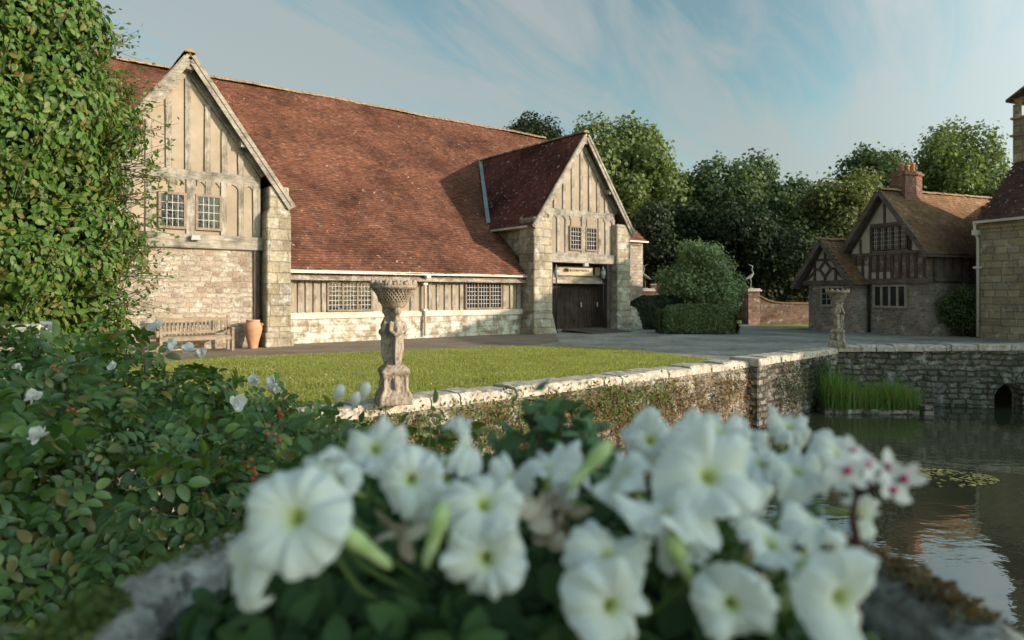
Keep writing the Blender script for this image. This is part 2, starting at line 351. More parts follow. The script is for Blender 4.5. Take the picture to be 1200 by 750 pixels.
vn = t.n('ShaderNodeTexWave', wave_type='BANDS', bands_direction='Y'); t.set(vn, Vector=t.coord('UV', (1, 1, 1)), Scale=5.0, Distortion=4.0)
nz = t.noise(t.coord('Object'), 60, 4)
b = t.bsdf(c, .6, t.bump(nz.outputs[0], .3, .002), .15)
tr = t.n('ShaderNodeBsdfTranslucent'); t.t.links.new(c, tr.inputs[0]); mx = t.n('ShaderNodeMixShader'); mx.inputs[0].default_value = .42
t.t.links.new(b.outputs[0], mx.inputs[1]); t.t.links.new(tr.outputs[0], mx.inputs[2]); t.t.links.new(mx.outputs[0], t.out.inputs[0]); M['petal'] = t.m

# ------------------------------------------------------------------ camera, sun, world
cam_d = bpy.data.cameras.new('camera'); cam = bpy.data.objects.new('camera', cam_d); COL.objects.link(cam); SC.camera = cam
cam.location = (0, 0, CAMH); cam.rotation_euler = (PI / 2, 0, 0)
cam_d.sensor_width = 36; cam_d.lens = F / 1200 * 36; cam_d.shift_y = -(375 - HOR) / 1200
cam_d.clip_start = .05; cam_d.clip_end = 3000
cam_d.dof.use_dof = True; cam_d.dof.focus_distance = 6.5; cam_d.dof.aperture_fstop = 2.7
SUN_EL, SUN_AZ = math.radians(14.2), math.radians(-20.5)          # azimuth counter-clockwise from +X
sv = Vector((math.cos(SUN_EL) * math.cos(SUN_AZ), math.cos(SUN_EL) * math.sin(SUN_AZ), math.sin(SUN_EL)))
sun_d = bpy.data.lights.new('sun', 'SUN'); sun = bpy.data.objects.new('sun', sun_d); COL.objects.link(sun)
sun_d.energy = 3.2; sun_d.angle = math.radians(.5); sun_d.color = (1, .86, .73)
sun.rotation_euler = sv.to_track_quat('Z', 'Y').to_euler(); sun.location = (30, -10, 30)
W = bpy.data.worlds.new('World'); SC.world = W; W.use_nodes = True; wt = W.node_tree; wt.nodes.clear()
wo = wt.nodes.new('ShaderNodeOutputWorld'); bg = wt.nodes.new('ShaderNodeBackground'); wt.links.new(bg.outputs[0], wo.inputs[0]); bg.inputs[1].default_value = .15
sky = wt.nodes.new('ShaderNodeTexSky'); sky.sky_type = 'NISHITA'; sky.sun_disc = False; sky.sun_elevation = SUN_EL
sky.sun_rotation = PI / 2 - SUN_AZ; sky.air_density = 1.0; sky.dust_density = .6; sky.ozone_density = 1.6; sky.altitude = 50
def wn(ty, **kw):
    n = wt.nodes.new(ty)
    for k, v in kw.items(): setattr(n, k, v)
    return n
def wl(a, b): wt.links.new(a, b)
tc = wn('ShaderNodeTexCoord'); sep = wn('ShaderNodeSeparateXYZ'); wl(tc.outputs['Generated'], sep.inputs[0])
zc = wn('ShaderNodeMath', operation='MAXIMUM'); wl(sep.outputs[2], zc.inputs[0]); zc.inputs[1].default_value = 0.0
za = wn('ShaderNodeMath', operation='ADD'); wl(zc.outputs[0], za.inputs[0]); za.inputs[1].default_value = .18
dv = wn('ShaderNodeVectorMath', operation='DIVIDE'); wl(tc.outputs['Generated'], dv.inputs[0])
cmb = wn('ShaderNodeCombineXYZ'); [wl(za.outputs[0], cmb.inputs[i]) for i in range(3)]; wl(cmb.outputs[0], dv.inputs[1])
mp = wn('ShaderNodeMapping', vector_type='TEXTURE'); wl(dv.outputs[0], mp.inputs[0]); mp.inputs['Rotation'].default_value = (0, 0, math.radians(66)); mp.inputs['Scale'].default_value = (1.5, .8, 1.4); mp.inputs['Location'].default_value = (.2, .1, 0)
n1 = wn('ShaderNodeTexNoise'); wl(mp.outputs[0], n1.inputs['Vector']); n1.inputs['Scale'].default_value = 1.15; n1.inputs['Detail'].default_value = 9; n1.inputs['Roughness'].default_value = .56; n1.inputs['Distortion'].default_value = .9
n2 = wn('ShaderNodeTexNoise'); wl(mp.outputs[0], n2.inputs['Vector']); n2.inputs['Scale'].default_value = .55; n2.inputs['Detail'].default_value = 3
ad = wn('ShaderNodeMath', operation='ADD'); wl(n1.outputs[0], ad.inputs[0]); wl(n2.outputs[0], ad.inputs[1])
rp = wn('ShaderNodeValToRGB'); wl(ad.outputs[0], rp.inputs[0]); rp.color_ramp.elements[0].position = .37; rp.color_ramp.elements[1].position = .62
ad.use_clamp = False
hf = wn('ShaderNodeMath', operation='MULTIPLY'); wl(ad.outputs[0], hf.inputs[0]); hf.inputs[1].default_value = .5
n3 = wn('ShaderNodeTexNoise'); mp3 = wn('ShaderNodeMapping', vector_type='TEXTURE'); wl(dv.outputs[0], mp3.inputs[0]); mp3.inputs['Rotation'].default_value = (0, 0, math.radians(58)); mp3.inputs['Scale'].default_value = (1.3, .30, 1.2)
wl(mp3.outputs[0], n3.inputs['Vector']); n3.inputs['Scale'].default_value = 1.6; n3.inputs['Detail'].default_value = 8; n3.inputs['Roughness'].default_value = .6; n3.inputs['Distortion'].default_value = .7
h3 = wn('ShaderNodeMath', operation='MULTIPLY_ADD'); wl(n3.outputs[0], h3.inputs[0]); h3.inputs[1].default_value = .85; h3.inputs[2].default_value = -.41
h4 = wn('ShaderNodeMath', operation='ADD'); wl(hf.outputs[0], h4.inputs[0]); wl(h3.outputs[0], h4.inputs[1]); 
hz_ = wn('ShaderNodeMath', operation='MULTIPLY_ADD'); wl(zc.outputs[0], hz_.inputs[0]); hz_.inputs[1].default_value = -.35; hz_.inputs[2].default_value = .10
h5 = wn('ShaderNodeMath', operation='ADD'); wl(h4.outputs[0], h5.inputs[0]); wl(hz_.outputs[0], h5.inputs[1]); wl(h5.outputs[0], rp.inputs[0])
rp.color_ramp.elements[0].color = (.10, .10, .10, 1); rp.color_ramp.elements[1].color = (.8, .8, .8, 1)
tint = wn('ShaderNodeMix', data_type='RGBA', blend_type='MULTIPLY'); tint.inputs[0].default_value = 1; wl(sky.outputs[0], tint.inputs[6]); tint.inputs[7].default_value = (.66, .73, .57, 1)
mxs = wn('ShaderNodeMix', data_type='RGBA'); wl(rp.outputs[0], mxs.inputs[0]); wl(tint.outputs[2], mxs.inputs[6]); mxs.inputs[7].default_value = (1.66, 1.80, 1.78, 1)
dt = wn('ShaderNodeVectorMath', operation='DOT_PRODUCT'); wl(tc.outputs['Generated'], dt.inputs[0]); dt.inputs[1].default_value = tuple(sv)   # whole sky brightened towards the sun, added as fill for the foreground
d1_ = wn('ShaderNodeMath', operation='MAXIMUM'); wl(dt.outputs['Value'], d1_.inputs[0]); d1_.inputs[1].default_value = 0
d2_ = wn('ShaderNodeMath', operation='POWER'); wl(d1_.outputs[0], d2_.inputs[0]); d2_.inputs[1].default_value = 1.6
d3_ = wn('ShaderNodeMath', operation='MULTIPLY_ADD'); wl(d2_.outputs[0], d3_.inputs[0]); d3_.inputs[1].default_value = 3.2; d3_.inputs[2].default_value = 1.0
fill_glow = wn('ShaderNodeVectorMath', operation='SCALE'); wl(mxs.outputs[2], fill_glow.inputs[0]); wl(d3_.outputs[0], fill_glow.inputs['Scale']); wl(fill_glow.outputs[0], bg.inputs[0])
SC.view_settings.view_transform = 'Standard'; SC.view_settings.look = 'None'; SC.view_settings.gamma = 1; SC.view_settings.use_curve_mapping = False
SC.view_settings.exposure = 0.86
SC.render.engine = 'CYCLES'; SC.cycles.use_denoising = True; SC.cycles.max_bounces = 6; SC.cycles.transparent_max_bounces = 4

# ------------------------------------------------------------------ ground, water, lawn
POND = [(-4.3, 7.0), (5.55, 15.3), (8.9, 18.35), (17.4, 16.9), (17.4, 2.3), (-.55, 2.3)]
def ring_ground():
    c = Vector((6.0, 9.5)); n = len(POND); vs = []; fs = []
    for k in (1.02, 1.6, 4.0, 40.0):
        for x, y in POND: vs.append((c.x + (x - c.x) * k, c.y + (y - c.y) * k, 0))
    for r in range(3):
        for i in range(n): fs.append((r * n + i, r * n + (i + 1) % n, (r + 1) * n + (i + 1) % n, (r + 1) * n + i))
    m = MB().add(vs, fs)
    # banks of the pond under the walls
    off = lambda x, y, k: (c.x + (x - c.x) * k, c.y + (y - c.y) * k)
    vb = [(*off(x, y, 1.03), -.01) for x, y in POND] + [(*off(x, y, 1.03), -2.2) for x, y in POND]
    m.add(vb, [(i, (i + 1) % n, (i + 1) % n + n, i + n) for i in range(n) if i != 2])
    return m
tag(ring_ground().build('ground', M['turf']), kind='structure')
def sheet(name, pts, z, m):
    return tag(MB().add([(x, y, z) for x, y in pts], [tuple(range(len(pts)))]).build(name, m), kind='structure')
sheet('pond_water', POND, -1.36, M['water']); sheet('pond_bed', POND, -2.1, M['mud'])
BA = math.atan2(790, 1025); BO = Vector((-7.16, 21.6, 0))
D1 = Vector((math.cos(BA), math.sin(BA), 0)); D2 = Vector((math.sin(BA), -math.cos(BA), 0))
def bw(u, v, w=0): return BO + D1 * u + D2 * v + Vector((0, 0, w))
drive = [(-16, 10.5), bw(-8, -2), bw(20, -4), (7.2, 33.5), (9.2, 30.6), (9.6, 33), (9.4, 36.5), (13.0, 36.5), (12.4, 33), (13.6, 31.5), (19, 24), (23, 15), (20, 17.5), (9.0, 18.5), (5.4, 15.4), (-4.4, 7.1), (-9, 4)]
drive = [(p[0], p[1]) for p in drive]
sheet('driveway', drive, .004, M['gravel'])
path = [bw(-9, 4.5), bw(-9, -.3), bw(10.5, -.3), bw(10.5, 1.0), (1.6, 22.6), (0.6, 21.1), (-7.6, 16.9), (-9.5, 14.5)]
sheet('gravel_path', [(p[0], p[1]) for p in path], .008, M['path'])
LAWN = [(-9.3, 12.0), (-8.6, 15.0), (-7.5, 16.8), (-3.5, 19.0), (0, 20.6), (1.6, 20.7), (2.9, 19.9), (4.0, 18.2), (5.0, 16.2), (4.75, 15.05), (-4.6, 7.4), (-7.5, 9.0)]
sheet('lawn', LAWN, .016, M['turf'])
def inpoly(P, poly):
    x, y = P[:, 0], P[:, 1]; c = np.zeros(len(P), bool); n = len(poly)
    for i in range(n):
        x1, y1 = poly[i]; x2, y2 = poly[(i + 1) % n]
        c ^= ((y1 > y) != (y2 > y)) & (x < (x2 - x1) * (y - y1) / (y2 - y1 + 1e-12) + x1)
    return c
def grass_stuff(name, poly, n, h, m, w=.007, seed=1, lean=.5):
    r = np.random.default_rng(seed); lo = np.min(poly, axis=0); hi = np.max(poly, axis=0)
    P = r.uniform(lo, hi, size=(n, 2)); P = P[inpoly(P, poly)]
    dist = np.linalg.norm(P, axis=1); P = P[r.uniform(size=len(P)) < np.clip(13.0 / dist, 0, 1) ** 1.2]; k = len(P)
    a = r.uniform(0, 2 * PI, k); d = np.stack([np.cos(a), np.sin(a)], 1); hh = h * r.uniform(.5, 1.3, k); le = r.uniform(0, lean, k) * hh
    b = np.concatenate([P, np.full((k, 1), .014)], 1); s = np.stack([-d[:, 1], d[:, 0], np.zeros(k)], 1) * w
    top = b + np.concatenate([d * le[:, None], hh[:, None]], 1)
    V = np.stack([b - s, b + s, top], 1).reshape(-1, 3)
    o = link(name, mesh_np(name, V, np.arange(3 * k).reshape(-1, 3)), m); return o
tag(grass_stuff('grass', LAWN, 150000, .04, M['blade'], .009), 'short mown lawn grass between the gravel path and the moat wall', 'grass', kind='stuff')
def daisies():
    r = np.random.default_rng(5); lo = np.min(LAWN, axis=0); hi = np.max(LAWN, axis=0)
    P = r.uniform(lo, hi, size=(4200, 2)); P = P[inpoly(P, LAWN)]
    keep = vnoise(np.c_[P, P[:, :1] * 0], 4, .8) + r.normal(0, .5, len(P)) > .15; P = P[keep]
    pos = np.c_[P, r.uniform(.035, .06, len(P))]; R = frames(np.array([0, -.35, 1]) + r.normal(0, .25, (len(P), 3)), r)
    V, Fc = scatter(LEAF2[0], LEAF2[1], pos, R, r.uniform(.010, .020, len(P)))
    tag(link('daisies', mesh_np('daisies', V, Fc), M['daisy']), 'tiny white and yellow daisies speckled across the mown lawn', 'daisies', kind='stuff')
daisies()

# ------------------------------------------------------------------ roofs
def tile_field(name, m, parent, o, s, t, slen, tlen, s0=None, s1=None, gauge=.115, tw=.17, sag=.05, seed=1, lift=.016):
    """individual overlapping tiles on the plane o + a*s + b*t; s0(b), s1(b) clip each course"""
    r = np.random.default_rng(seed); o = np.array(o, float); s = norm(np.array(s, float)); t = norm(np.array(t, float)); nr = np.cross(s, t)
    if nr[2] < 0: nr = -nr
    A = []; B = []; rows = int(tlen / gauge)
    for j in range(rows):
        b = j * gauge; a0 = s0(b) if s0 else 0.0; a1 = s1(b) if s1 else slen
        if a1 - a0 < .1: continue
        k = max(1, int(round((a1 - a0) / tw))); a = a0 + (np.arange(k) + (.5 if j % 2 else 0)) * tw
        a = a[a < a1 - .04]
        A.append(a); B.append(np.full(len(a), b))
    A = np.concatenate(A); B = np.concatenate(B); n = len(A)
    def surf(a, b, l):
        P = o + a[:, None] * s + b[:, None] * t
        sg = sag * vnoise(np.stack([a, b, a * 0], 1), seed + 3, .35) + sag * .35 * vnoise(np.stack([a, b, a * 0], 1), seed + 9, 1.1)
        return P + nr * (sg + l)[:, None]
    w = tw - .006; ln = gauge * 1.25
    l0 = lift + r.uniform(0, .008, n); j1 = r.normal(0, .006, n); j2 = r.normal(0, .004, n); l1 = l0 + r.normal(0, .003, n)
    q0 = surf(A, B + j1, l0); q1 = surf(A + w, B + j1 + j2, l1); q2 = surf(A + w, B + ln, np.zeros(n)); q3 = surf(A, B + ln, np.zeros(n))
    q4 = surf(A, B + j1, l0 - .02); q5 = surf(A + w, B + j1 + j2, l1 - .02)
    V = np.stack([q0, q1, q2, q3, q4, q5], 1).reshape(-1, 3); base = (np.arange(n) * 6)[:, None]
    Fc = np.concatenate([base + np.array([[0, 1, 2, 3]]), base + np.array([[4, 5, 1, 0]])])
    return link(name, mesh_np(name, V, Fc), m, parent)
def ridge_run(a, b, r, m, parent, name='ridge_tiles', seed=1, step=.33):
    a = Vector(a); b = Vector(b); L = (b - a).length; n = max(1, int(L / step)); d = (b - a) / n; mb = MB(); rr = random.Random(seed)
    x = d.normalized().cross(Vector((0, 0, 1))).normalized()
    for i in range(n):
        wv = lambda k: .02 * math.sin(k * d.length * .55 + seed) + .015 * math.sin(k * d.length * 1.7 + seed * 2)
        p = a + d * i + Vector((0, 0, rr.uniform(-.014, .014) + (wv(i) if L > 12 else 0))); q = a + d * (i + 1.04) + Vector((0, 0, rr.uniform(-.014, .014) + (wv(i + 1) if L > 12 else 0)))
        vs = []
        for e in (p, q):
            for k in range(7):
                an = PI * (k / 6); R = r * (1.0 if e is p else .93)
                vs.append(e + x * (math.cos(an) * R * 1.1) + Vector((0, 0, math.sin(an) * R * .8 - R * .35)))
        mb.add(vs, [(k, k + 1, k + 8, k + 7) for k in range(6)] + [tuple(range(6, -1, -1)), tuple(range(7, 14))])
    return mb.build(name, m, parent)

# ------------------------------------------------------------------ windows
def window(parent, x0, x1, z0, z1, y, lights=1, cols=3, rows=6, fw=.06, mats=None, depth=.12, n=-1):
    """leaded window in the wall plane y, facing -y; frame is the part, glass and bars its sub-parts"""
    fm, bm_, gm = mats or (M['winframe'], M['bars'], M['glass'])
    f = MB()
    f.box(x0, x1, y - .045, y + depth, z1 - fw, z1).box(x0, x1, y - .06, y + depth, z0, z0 + fw)
    f.box(x0, x0 + fw, y - .042, y + depth, z0 + fw, z1 - fw).box(x1 - fw, x1, y - .042, y + depth, z0 + fw, z1 - fw)
    iw = (x1 - x0 - fw * 2 - (lights - 1) * fw) / lights; xs = []
    for i in range(lights):
        a = x0 + fw + i * (iw + fw); xs.append((a, a + iw))
        if i: f.box(a - fw, a, y - .038, y + depth, z0 + fw, z1 - fw)
    w = f.build('window', fm, parent)
    g = MB(); b = MB()
    for a, c in xs:
        g.box(a, c, y - .006, y + .004, z0 + fw, z1 - fw)
        for k in range(1, cols): X = a + (c - a) * k / cols; b.box(X - .007, X + .007, y - .020, y - .008, z0 + fw, z1 - fw)
        for k in range(1, rows): Z = z0 + fw + (z1 - z0 - 2 * fw) * k / rows; b.box(a, c, y - .022, y - .0075, Z - .007, Z + .007)
    g.build('pane', gm, w); b.build('glazing_bars', bm_, w)
    return w

# ------------------------------------------------------------------ THE BARN (local x = along wall, -y = towards the pond, z up)
barn = empty('barn', BO, BA, 'long half timbered barn with red tiled roof and two projecting gables', 'barn')
K = .8363; CS = 1 / math.hypot(1, K); SN = K * CS           # main roof slope
def zroof(y): return 2.42 + K * (y + .2)
RY, RZ = 10.25, 2.42 + K * 10.45
# walls
w = MB()
w.box(-13, 10.6, 0, .4, 0, .80); w.build('stone_plinth', M['plinth'], barn)
MB().box(-.4, 10.6, -.05, .3, .802, 1.005, .004).build('sill_beam', M['sill'], barn)
MB().box(-13, 10.6, .05, .35, .803, 2.35).build('plaster_wall', M['plaster'], barn)
MB().box(-.4, 10.6, -.02, .2, 2.14, 2.34, .003).build('wall_plate', M['oakh'], barn)
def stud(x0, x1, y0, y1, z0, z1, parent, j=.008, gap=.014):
    """oak post edged with dark plates, painted in as the shade of its shrinkage gap"""
    mb = MB().box(x0, x1, y0, y1, z0, z1, j); mb.box(x0 - gap, x1 + gap, y0 + .048, y1, z0, z1)  # second box is a wider dark plate standing in for gap shade
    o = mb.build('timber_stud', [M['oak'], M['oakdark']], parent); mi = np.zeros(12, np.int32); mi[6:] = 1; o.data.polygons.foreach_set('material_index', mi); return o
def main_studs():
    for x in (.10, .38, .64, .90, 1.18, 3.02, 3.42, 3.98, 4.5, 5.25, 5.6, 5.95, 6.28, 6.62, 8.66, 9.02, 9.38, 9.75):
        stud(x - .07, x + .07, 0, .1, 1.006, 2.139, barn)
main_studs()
def arch_heads(xs, y, z, parent, m):
    """little curved braces at the head of each panel"""
    for a, b in xs:
        mb = MB(); mid = (a + b) / 2; h = .16
        for sgn, e in ((1, a), (-1, b)):
            mb.prism([(e, y, z), (mid, y, z), (mid, y, z - .03), (e + (mid - e) * .45, y, z - .07), (e, y, z - h)][::sgn], (0, .05, 0))
        mb.build('arched_brace', m, parent)
arch_heads([(.17, .31), (.45, .57), (.71, .83), (3.49, 3.91), (5.32, 5.53), (5.67, 5.88), (6.02, 6.21), (8.73, 8.95), (9.09, 9.31), (9.45, 9.68)], .015, 2.139, barn, M['oak'])
window(barn, 1.28, 2.92, 1.03, 2.08, 0, 3, 4, 6)
window(barn, 6.78, 8.52, 1.03, 2.08, 0, 3, 4, 6)
# gutter and downpipe
g = MB(); g.box(-.2, 10.15, -.36, -.24, 2.29, 2.37); g.box(-.2, 10.15, -.372, -.228, 2.36, 2.385); g.build('gutter', M['cream'], barn)
dp = MB(); dp.tube([(4.95, -.3, 2.30), (4.95, -.3, 2.22), (4.95, -.12, 2.05), (4.95, -.12, .1)], .05, 10); dp.box(4.86, 5.04, -.19, -.05, 1.95, 2.02); dp.box(4.86, 5.04, -.19, -.05, 1.0, 1.06); dp.box(4.87, 5.03, -.40, -.22, 2.2, 2.30)
dp.build('downpipe', M['cream'], barn)
# main roof: individual tiles, right part set back beyond the porch
tdir = (0, CS, SN); TL = (RY + .35) / CS
setback = 2.45 / CS
tile_field('roof', M['roof'], barn, (-14, -.35, zroof(-.35) + .02), (1, 0, 0), tdir, 33.5, TL, lambda b: 0, lambda b: 23.95 if b < setback else 33.45 + .03 * math.sin(b * 2), seed=2, sag=.075, gauge=.13, tw=.18, lift=.036)
uc = MB(); uc.prism([(-14, -.33, zroof(-.33) - .25), (-14, RY, RZ - .32), (-14, 2 * RY, zroof(-.33)), (-14, 2 * RY, 0), (-14, .36, 0), (-14, .36, 2.15)], (29.3, 0, 0))
uc.prism([(15.31, 2.1, zroof(2.1) - .2), (15.31, RY, RZ - .25), (15.31, 2 * RY, zroof(-.33)), (15.31, 2 * RY, 0), (15.31, 2.4, 0), (15.31, 2.4, zroof(2.1) - .1)], (3.95, 0, 0))
uc.build('barn_body', M['rubble'], barn)
MB().add([(-14, RY + .02, RZ), (19.5, RY + .02, RZ), (19.5, 2 * RY + .4, 2.3), (-14, 2 * RY + .4, 2.3)], [(0, 1, 2, 3)]).build('back_roof_slope', M['roofdark'], barn)
ridge_run((-14, RY, RZ + .09), (19.45, RY, RZ + .09), .18, M['ridge'], barn, seed=3)
MB().box(15.4, 19.35, 2.2, 2.392, 0, 4.45).build('rear_wall', M['rubble'], barn)
MB().box(15.4, 19.5, 1.93, 2.05, 4.28, 4.36).build('gutter', M['cream'], barn)
# gables
GE, GA, GH = 4.74, 8.48, 2.70      # eave height, apex height, half width
def gable(cx, seed, rm, right):
    yf = -.5; yo = -.78
    sl = math.hypot(GH + .22, (GA - GE) * (GH + .22) / GH); c = (GH + .22) / sl; sn = math.sqrt(1 - c * c); dz = (GA - GE) * .22 / GH
    # tiled slopes
    L = 8.3 + .95
    tile_field('roof', rm, barn, (cx - GH - .22, yo - .06, GE - dz), (0, 1, 0), (c, 0, sn), L, sl, seed=seed, sag=.035)
    tile_field('roof', rm, barn, (cx + GH + .22, yo - .06, GE - dz), (0, 1, 0), (-c, 0, sn), L, sl, seed=seed + 1, sag=.035)
    und = MB()
    for e in (-1, 1): und.prism([(cx + e * (GH + .2), yo - .02, GE - dz - .03), (cx, yo - .02, GA - .03), (cx, yo - .02, GA - .13), (cx + e * (GH + .2), yo - .02, GE - dz - .13)], (0, L - .4, 0))
    und.build('roof_boards', M['oakdarkh'], barn)
    ridge_run((cx, yo - .05, GA + .03), (cx, 8.0, GA + .03), .14, M['ridge'], barn, seed=seed)
    # bargeboards
    for e in (-1, 1):
        a = Vector((cx + e * (GH + .2), yo - .06, GE - dz - .17)); b = Vector((cx + e * .06, yo - .06, GA - .22)); bb = MB()
        bb.beam(a, b, .25, .05); o2 = Vector((0, -.035, .09)); bb.beam(a + o2, b + o2, .09, .035)
        bb.build('bargeboard', M['oakh'], barn)
    pu = MB()
    for (px_, pz) in ((cx, GA - .42), (cx - GH * .55, GE + (GA - GE) * .45 - .36), (cx + GH * .55, GE + (GA - GE) * .45 - .36)): pu.box(px_ - .09, px_ + .09, yo - .02, yf + .05, pz - .09, pz + .09)
    pu.build('purlin_ends', M['oakh'], barn)
    # plaster wall with timber frame
    k = (GA - GE) / GH
    zt = GA - .45
    MB().prism([(cx - 2.05, yf + .03, 3.3), (cx + 2.05, yf + .03, 3.3), (cx + 2.05, yf + .03, GE + .4), (cx, yf + .03, zt), (cx - 2.05, yf + .03, GE + .4)], (0, .2, 0)).build('gable_plaster', M['plaster'], barn)
    x0, x1 = cx - 2.0, cx + 2.0
    MB().box(x0 - .1, x1 + .12, yf - .13, yf + .2, 2.92, 3.335, .012).build('bressummer_beam', M['oakh'], barn, bevel=.02)
    MB().box(x0, x1, yf - .02, yf + .15, 4.90, 5.17, .015).build('tie_beam', M['oakh'], barn)
    for e in (-1, 1):
        r1 = Vector((cx + e * 2.14, yf, GE + .48)); r2 = Vector((cx + e * .03, yf, zt - .02)); MB().beam(r1, r2, .2, .09).build('rafter', M['oakh'], barn)
    ups = [-1.5, -1.0, -.5, 0, .5, 1.0, 1.48] if right else [-1.0, -.5, 0, .53, 1.0, 1.46, -1.5]
    for x in ups:
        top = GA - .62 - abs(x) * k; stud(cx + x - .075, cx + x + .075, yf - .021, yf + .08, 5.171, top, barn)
    lo = [-1.78, -1.32, -.86, 1.08, 1.5, 1.93] if right else [-1.93, -1.5, -1.0, .98, 1.47, 1.9]
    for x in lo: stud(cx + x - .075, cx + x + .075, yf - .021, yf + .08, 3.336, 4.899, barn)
    if right: wins = [(-.70, 0.0), (.22, .92)]
    else: wins = [(-.76, -.04), (.2, .92)]
    MB().box(cx + wins[0][1] + .002, cx + wins[1][0] - .002, yf - .018, yf + .08, 3.336, 4.899).build('timber_stud', M['oak'], barn)
    for a, b in wins:
        if right: MB().box(cx + a + .1, cx + b - .1, yf - .012, yf + .08, 4.46, 4.899).build('window_head', M['plaster'], barn)
        else: MB().box(cx + (a + b) / 2 - .08, cx + (a + b) / 2 + .08, yf - .016, yf + .08, 4.50, 4.899).build('timber_stud', M['oak'], barn)
        window(barn, cx + a, cx + b, 3.46, 4.5, yf, 1, 4, 5 if right else 4, .07)
        arch_heads([(cx + a + .05, cx + (a + b) / 2 - .09), (cx + (a + b) / 2 + .09, cx + b - .05)], yf - .013, 4.899, barn, M['oak'])
    arch_heads([(cx + p + .08, cx + q - .08) for p, q in zip(lo, lo[1:]) if q - p < .6], yf - .01, 4.899, barn, M['oak'])
    # lamp on the beam
    lx = cx + (.0 if right else .15); lz = 2.86 if right else 3.22
    fl = MB(); fl.box(lx - .03, lx + .03, yf - .2, yf - .12, lz - .05, lz + .05); fl.taper((lx - .13, lx + .13, yf - .32, yf - .2, lz - .07), (lx - .10, lx + .10, yf - .32, yf - .18, lz + .07)); fl.build('floodlight', M['whitelamp'], barn)
    # side walls of the wing
    for e in (-1, 1):
        a, b = sorted((cx + e * 2.55, cx + e * 2.25)); MB().box(a, b, yf + .2, 6, 0, GE - .05).build('side_wall', M['ashlar'], barn)
    MB().box(cx - GH - .24, cx - GH - .13, yf + .1, 3.2, GE - dz - .14, GE - dz - .06).build('gutter', M['cream'], barn)
def pier(x0, x1, yb, yf, z, foot=.18, m='ashlar'):
    p = MB(); p.box(x0, x1, yb, yf, 0, z); p.v = p.v[:]
    p = MB().box(x0, x1, yf, yb, .85, z); p.taper((x0 - foot, x1 + foot, yf - foot * 1.4, yb, 0), (x0, x1, yf, yb, .85))
    return p.build('buttress', M[m], barn, bevel=.03)
LC, RC = -3.08, 12.40
gable(LC, 21, M['roof'], False); gable(RC, 31, M['roofdark'], True)
# left gable: stone wall, corner post, stepped buttress
MB().box(LC - 2.6, LC + 1.85, -.5, -.1, 0, 2.918).build('stone_wall', M['rubble'], barn)
MB().box(LC + 1.83, LC + 2.0, -.56, -.2, 0, 2.915, .006).build('corner_post', M['oakdark'], barn)
b1 = MB().box(-.98, -.25, -.95, .3, .45, 4.02); b1.box(-.86, -.25, -.78, .3, 4.0, 4.9); b1.taper((-.98, -.25, -.95, -.3, 4.02), (-.86, -.25, -.78, -.3, 4.2)); b1.box(-1.05, -.18, -1.03, .3, 0, .45)
b1.build('buttress', M['ashlar'], barn, bevel=.03)
MB().box(LC - 2.62, LC - 1.9, -.75, .3, 0, 4.9).build('buttress', M['ashlar'], barn, bevel=.03)
# right gable: piers and great doors
pier(9.55, 10.52, 0.2, -.78, 4.70, .12); pier(14.3, 15.15, .2, -.78, 4.70, .12)
b2 = MB().taper((15.2, 15.85, -.95, .6, 0), (15.2, 15.75, -.75, .6, .95)); b2.taper((15.2, 15.75, -.75, .6, .95), (15.2, 15.6, -.2, .6, 1.25)); b2.build('buttress', M['ashlar'], barn, bevel=.03)
for e in (10.58, 14.0):
    MB().box(e, e + .24, -.45, .3, 0, 2.918, .006).build('door_post', M['oakdark'], barn)
MB().box(10.2, 14.6, .3, .34, 0, 3.0).build('porch_back_wall', M['oakdark'], barn)
def leaf_door(x0, x1, y, z1):
    d = MB(); n = 7; wd = (x1 - x0) / n
    for i in range(n): d.box(x0 + i * wd + .006, x0 + (i + 1) * wd - .006, y - .03 + random.uniform(-.006, .006), y + .02, .12, z1)
    dd = d.build('door', M['door'], barn)
    h = MB()
    for z in (.5, 1.9): MB().box(x0 + .05, x1 - .25, y - .05, y - .037, z, z + .06).build('hinge_strap', M['iron'], dd)
    hd = MB(); hd.box(x1 - .14, x1 - .10, y - .08, y - .037, 1.05, 1.25); hd.build('handle', M['sill'], dd)
leaf_door(11.2, 13.03, .12, 2.42); leaf_door(13.05, 14.1, .2, 2.62)
MB().box(11.03, 14.23, -.1, .25, .02, .12).build('door_sill', M['oakh'], barn)
sg = MB().box(11.52, 13.55, -.02, .02, 2.44, 2.80).build('sign_board', M['sign'], barn)
MB().box(11.50, 13.62, -.06, .05, 2.40, 2.438).build('sign_ledge', M['oakh'], sg)
def text_mesh(body, size, name, m, parent, loc, rot):
    c = bpy.data.curves.new(name, 'FONT'); c.body = body; c.size = size; c.align_x = 'CENTER'; c.align_y = 'CENTER'; c.extrude = .004
    o = bpy.data.objects.new(name, c); COL.objects.link(o); bpy.context.view_layer.update()
    me = bpy.data.meshes.new_from_object(o.evaluated_get(bpy.context.evaluated_depsgraph_get())); bpy.data.objects.remove(o)
    k = link(name, me, m, parent, loc); k.rotation_euler = rot; return k
text_mesh("L IMPORTUNIUM METELA", .135, 'lettering', M['ink'], sg, (12.53, -.027, 2.63), (PI / 2, 0, 0))
MB().box(13.72, 14.1, -.0, .04, 2.44, 2.80).build('notice_board', M['sign'], barn)
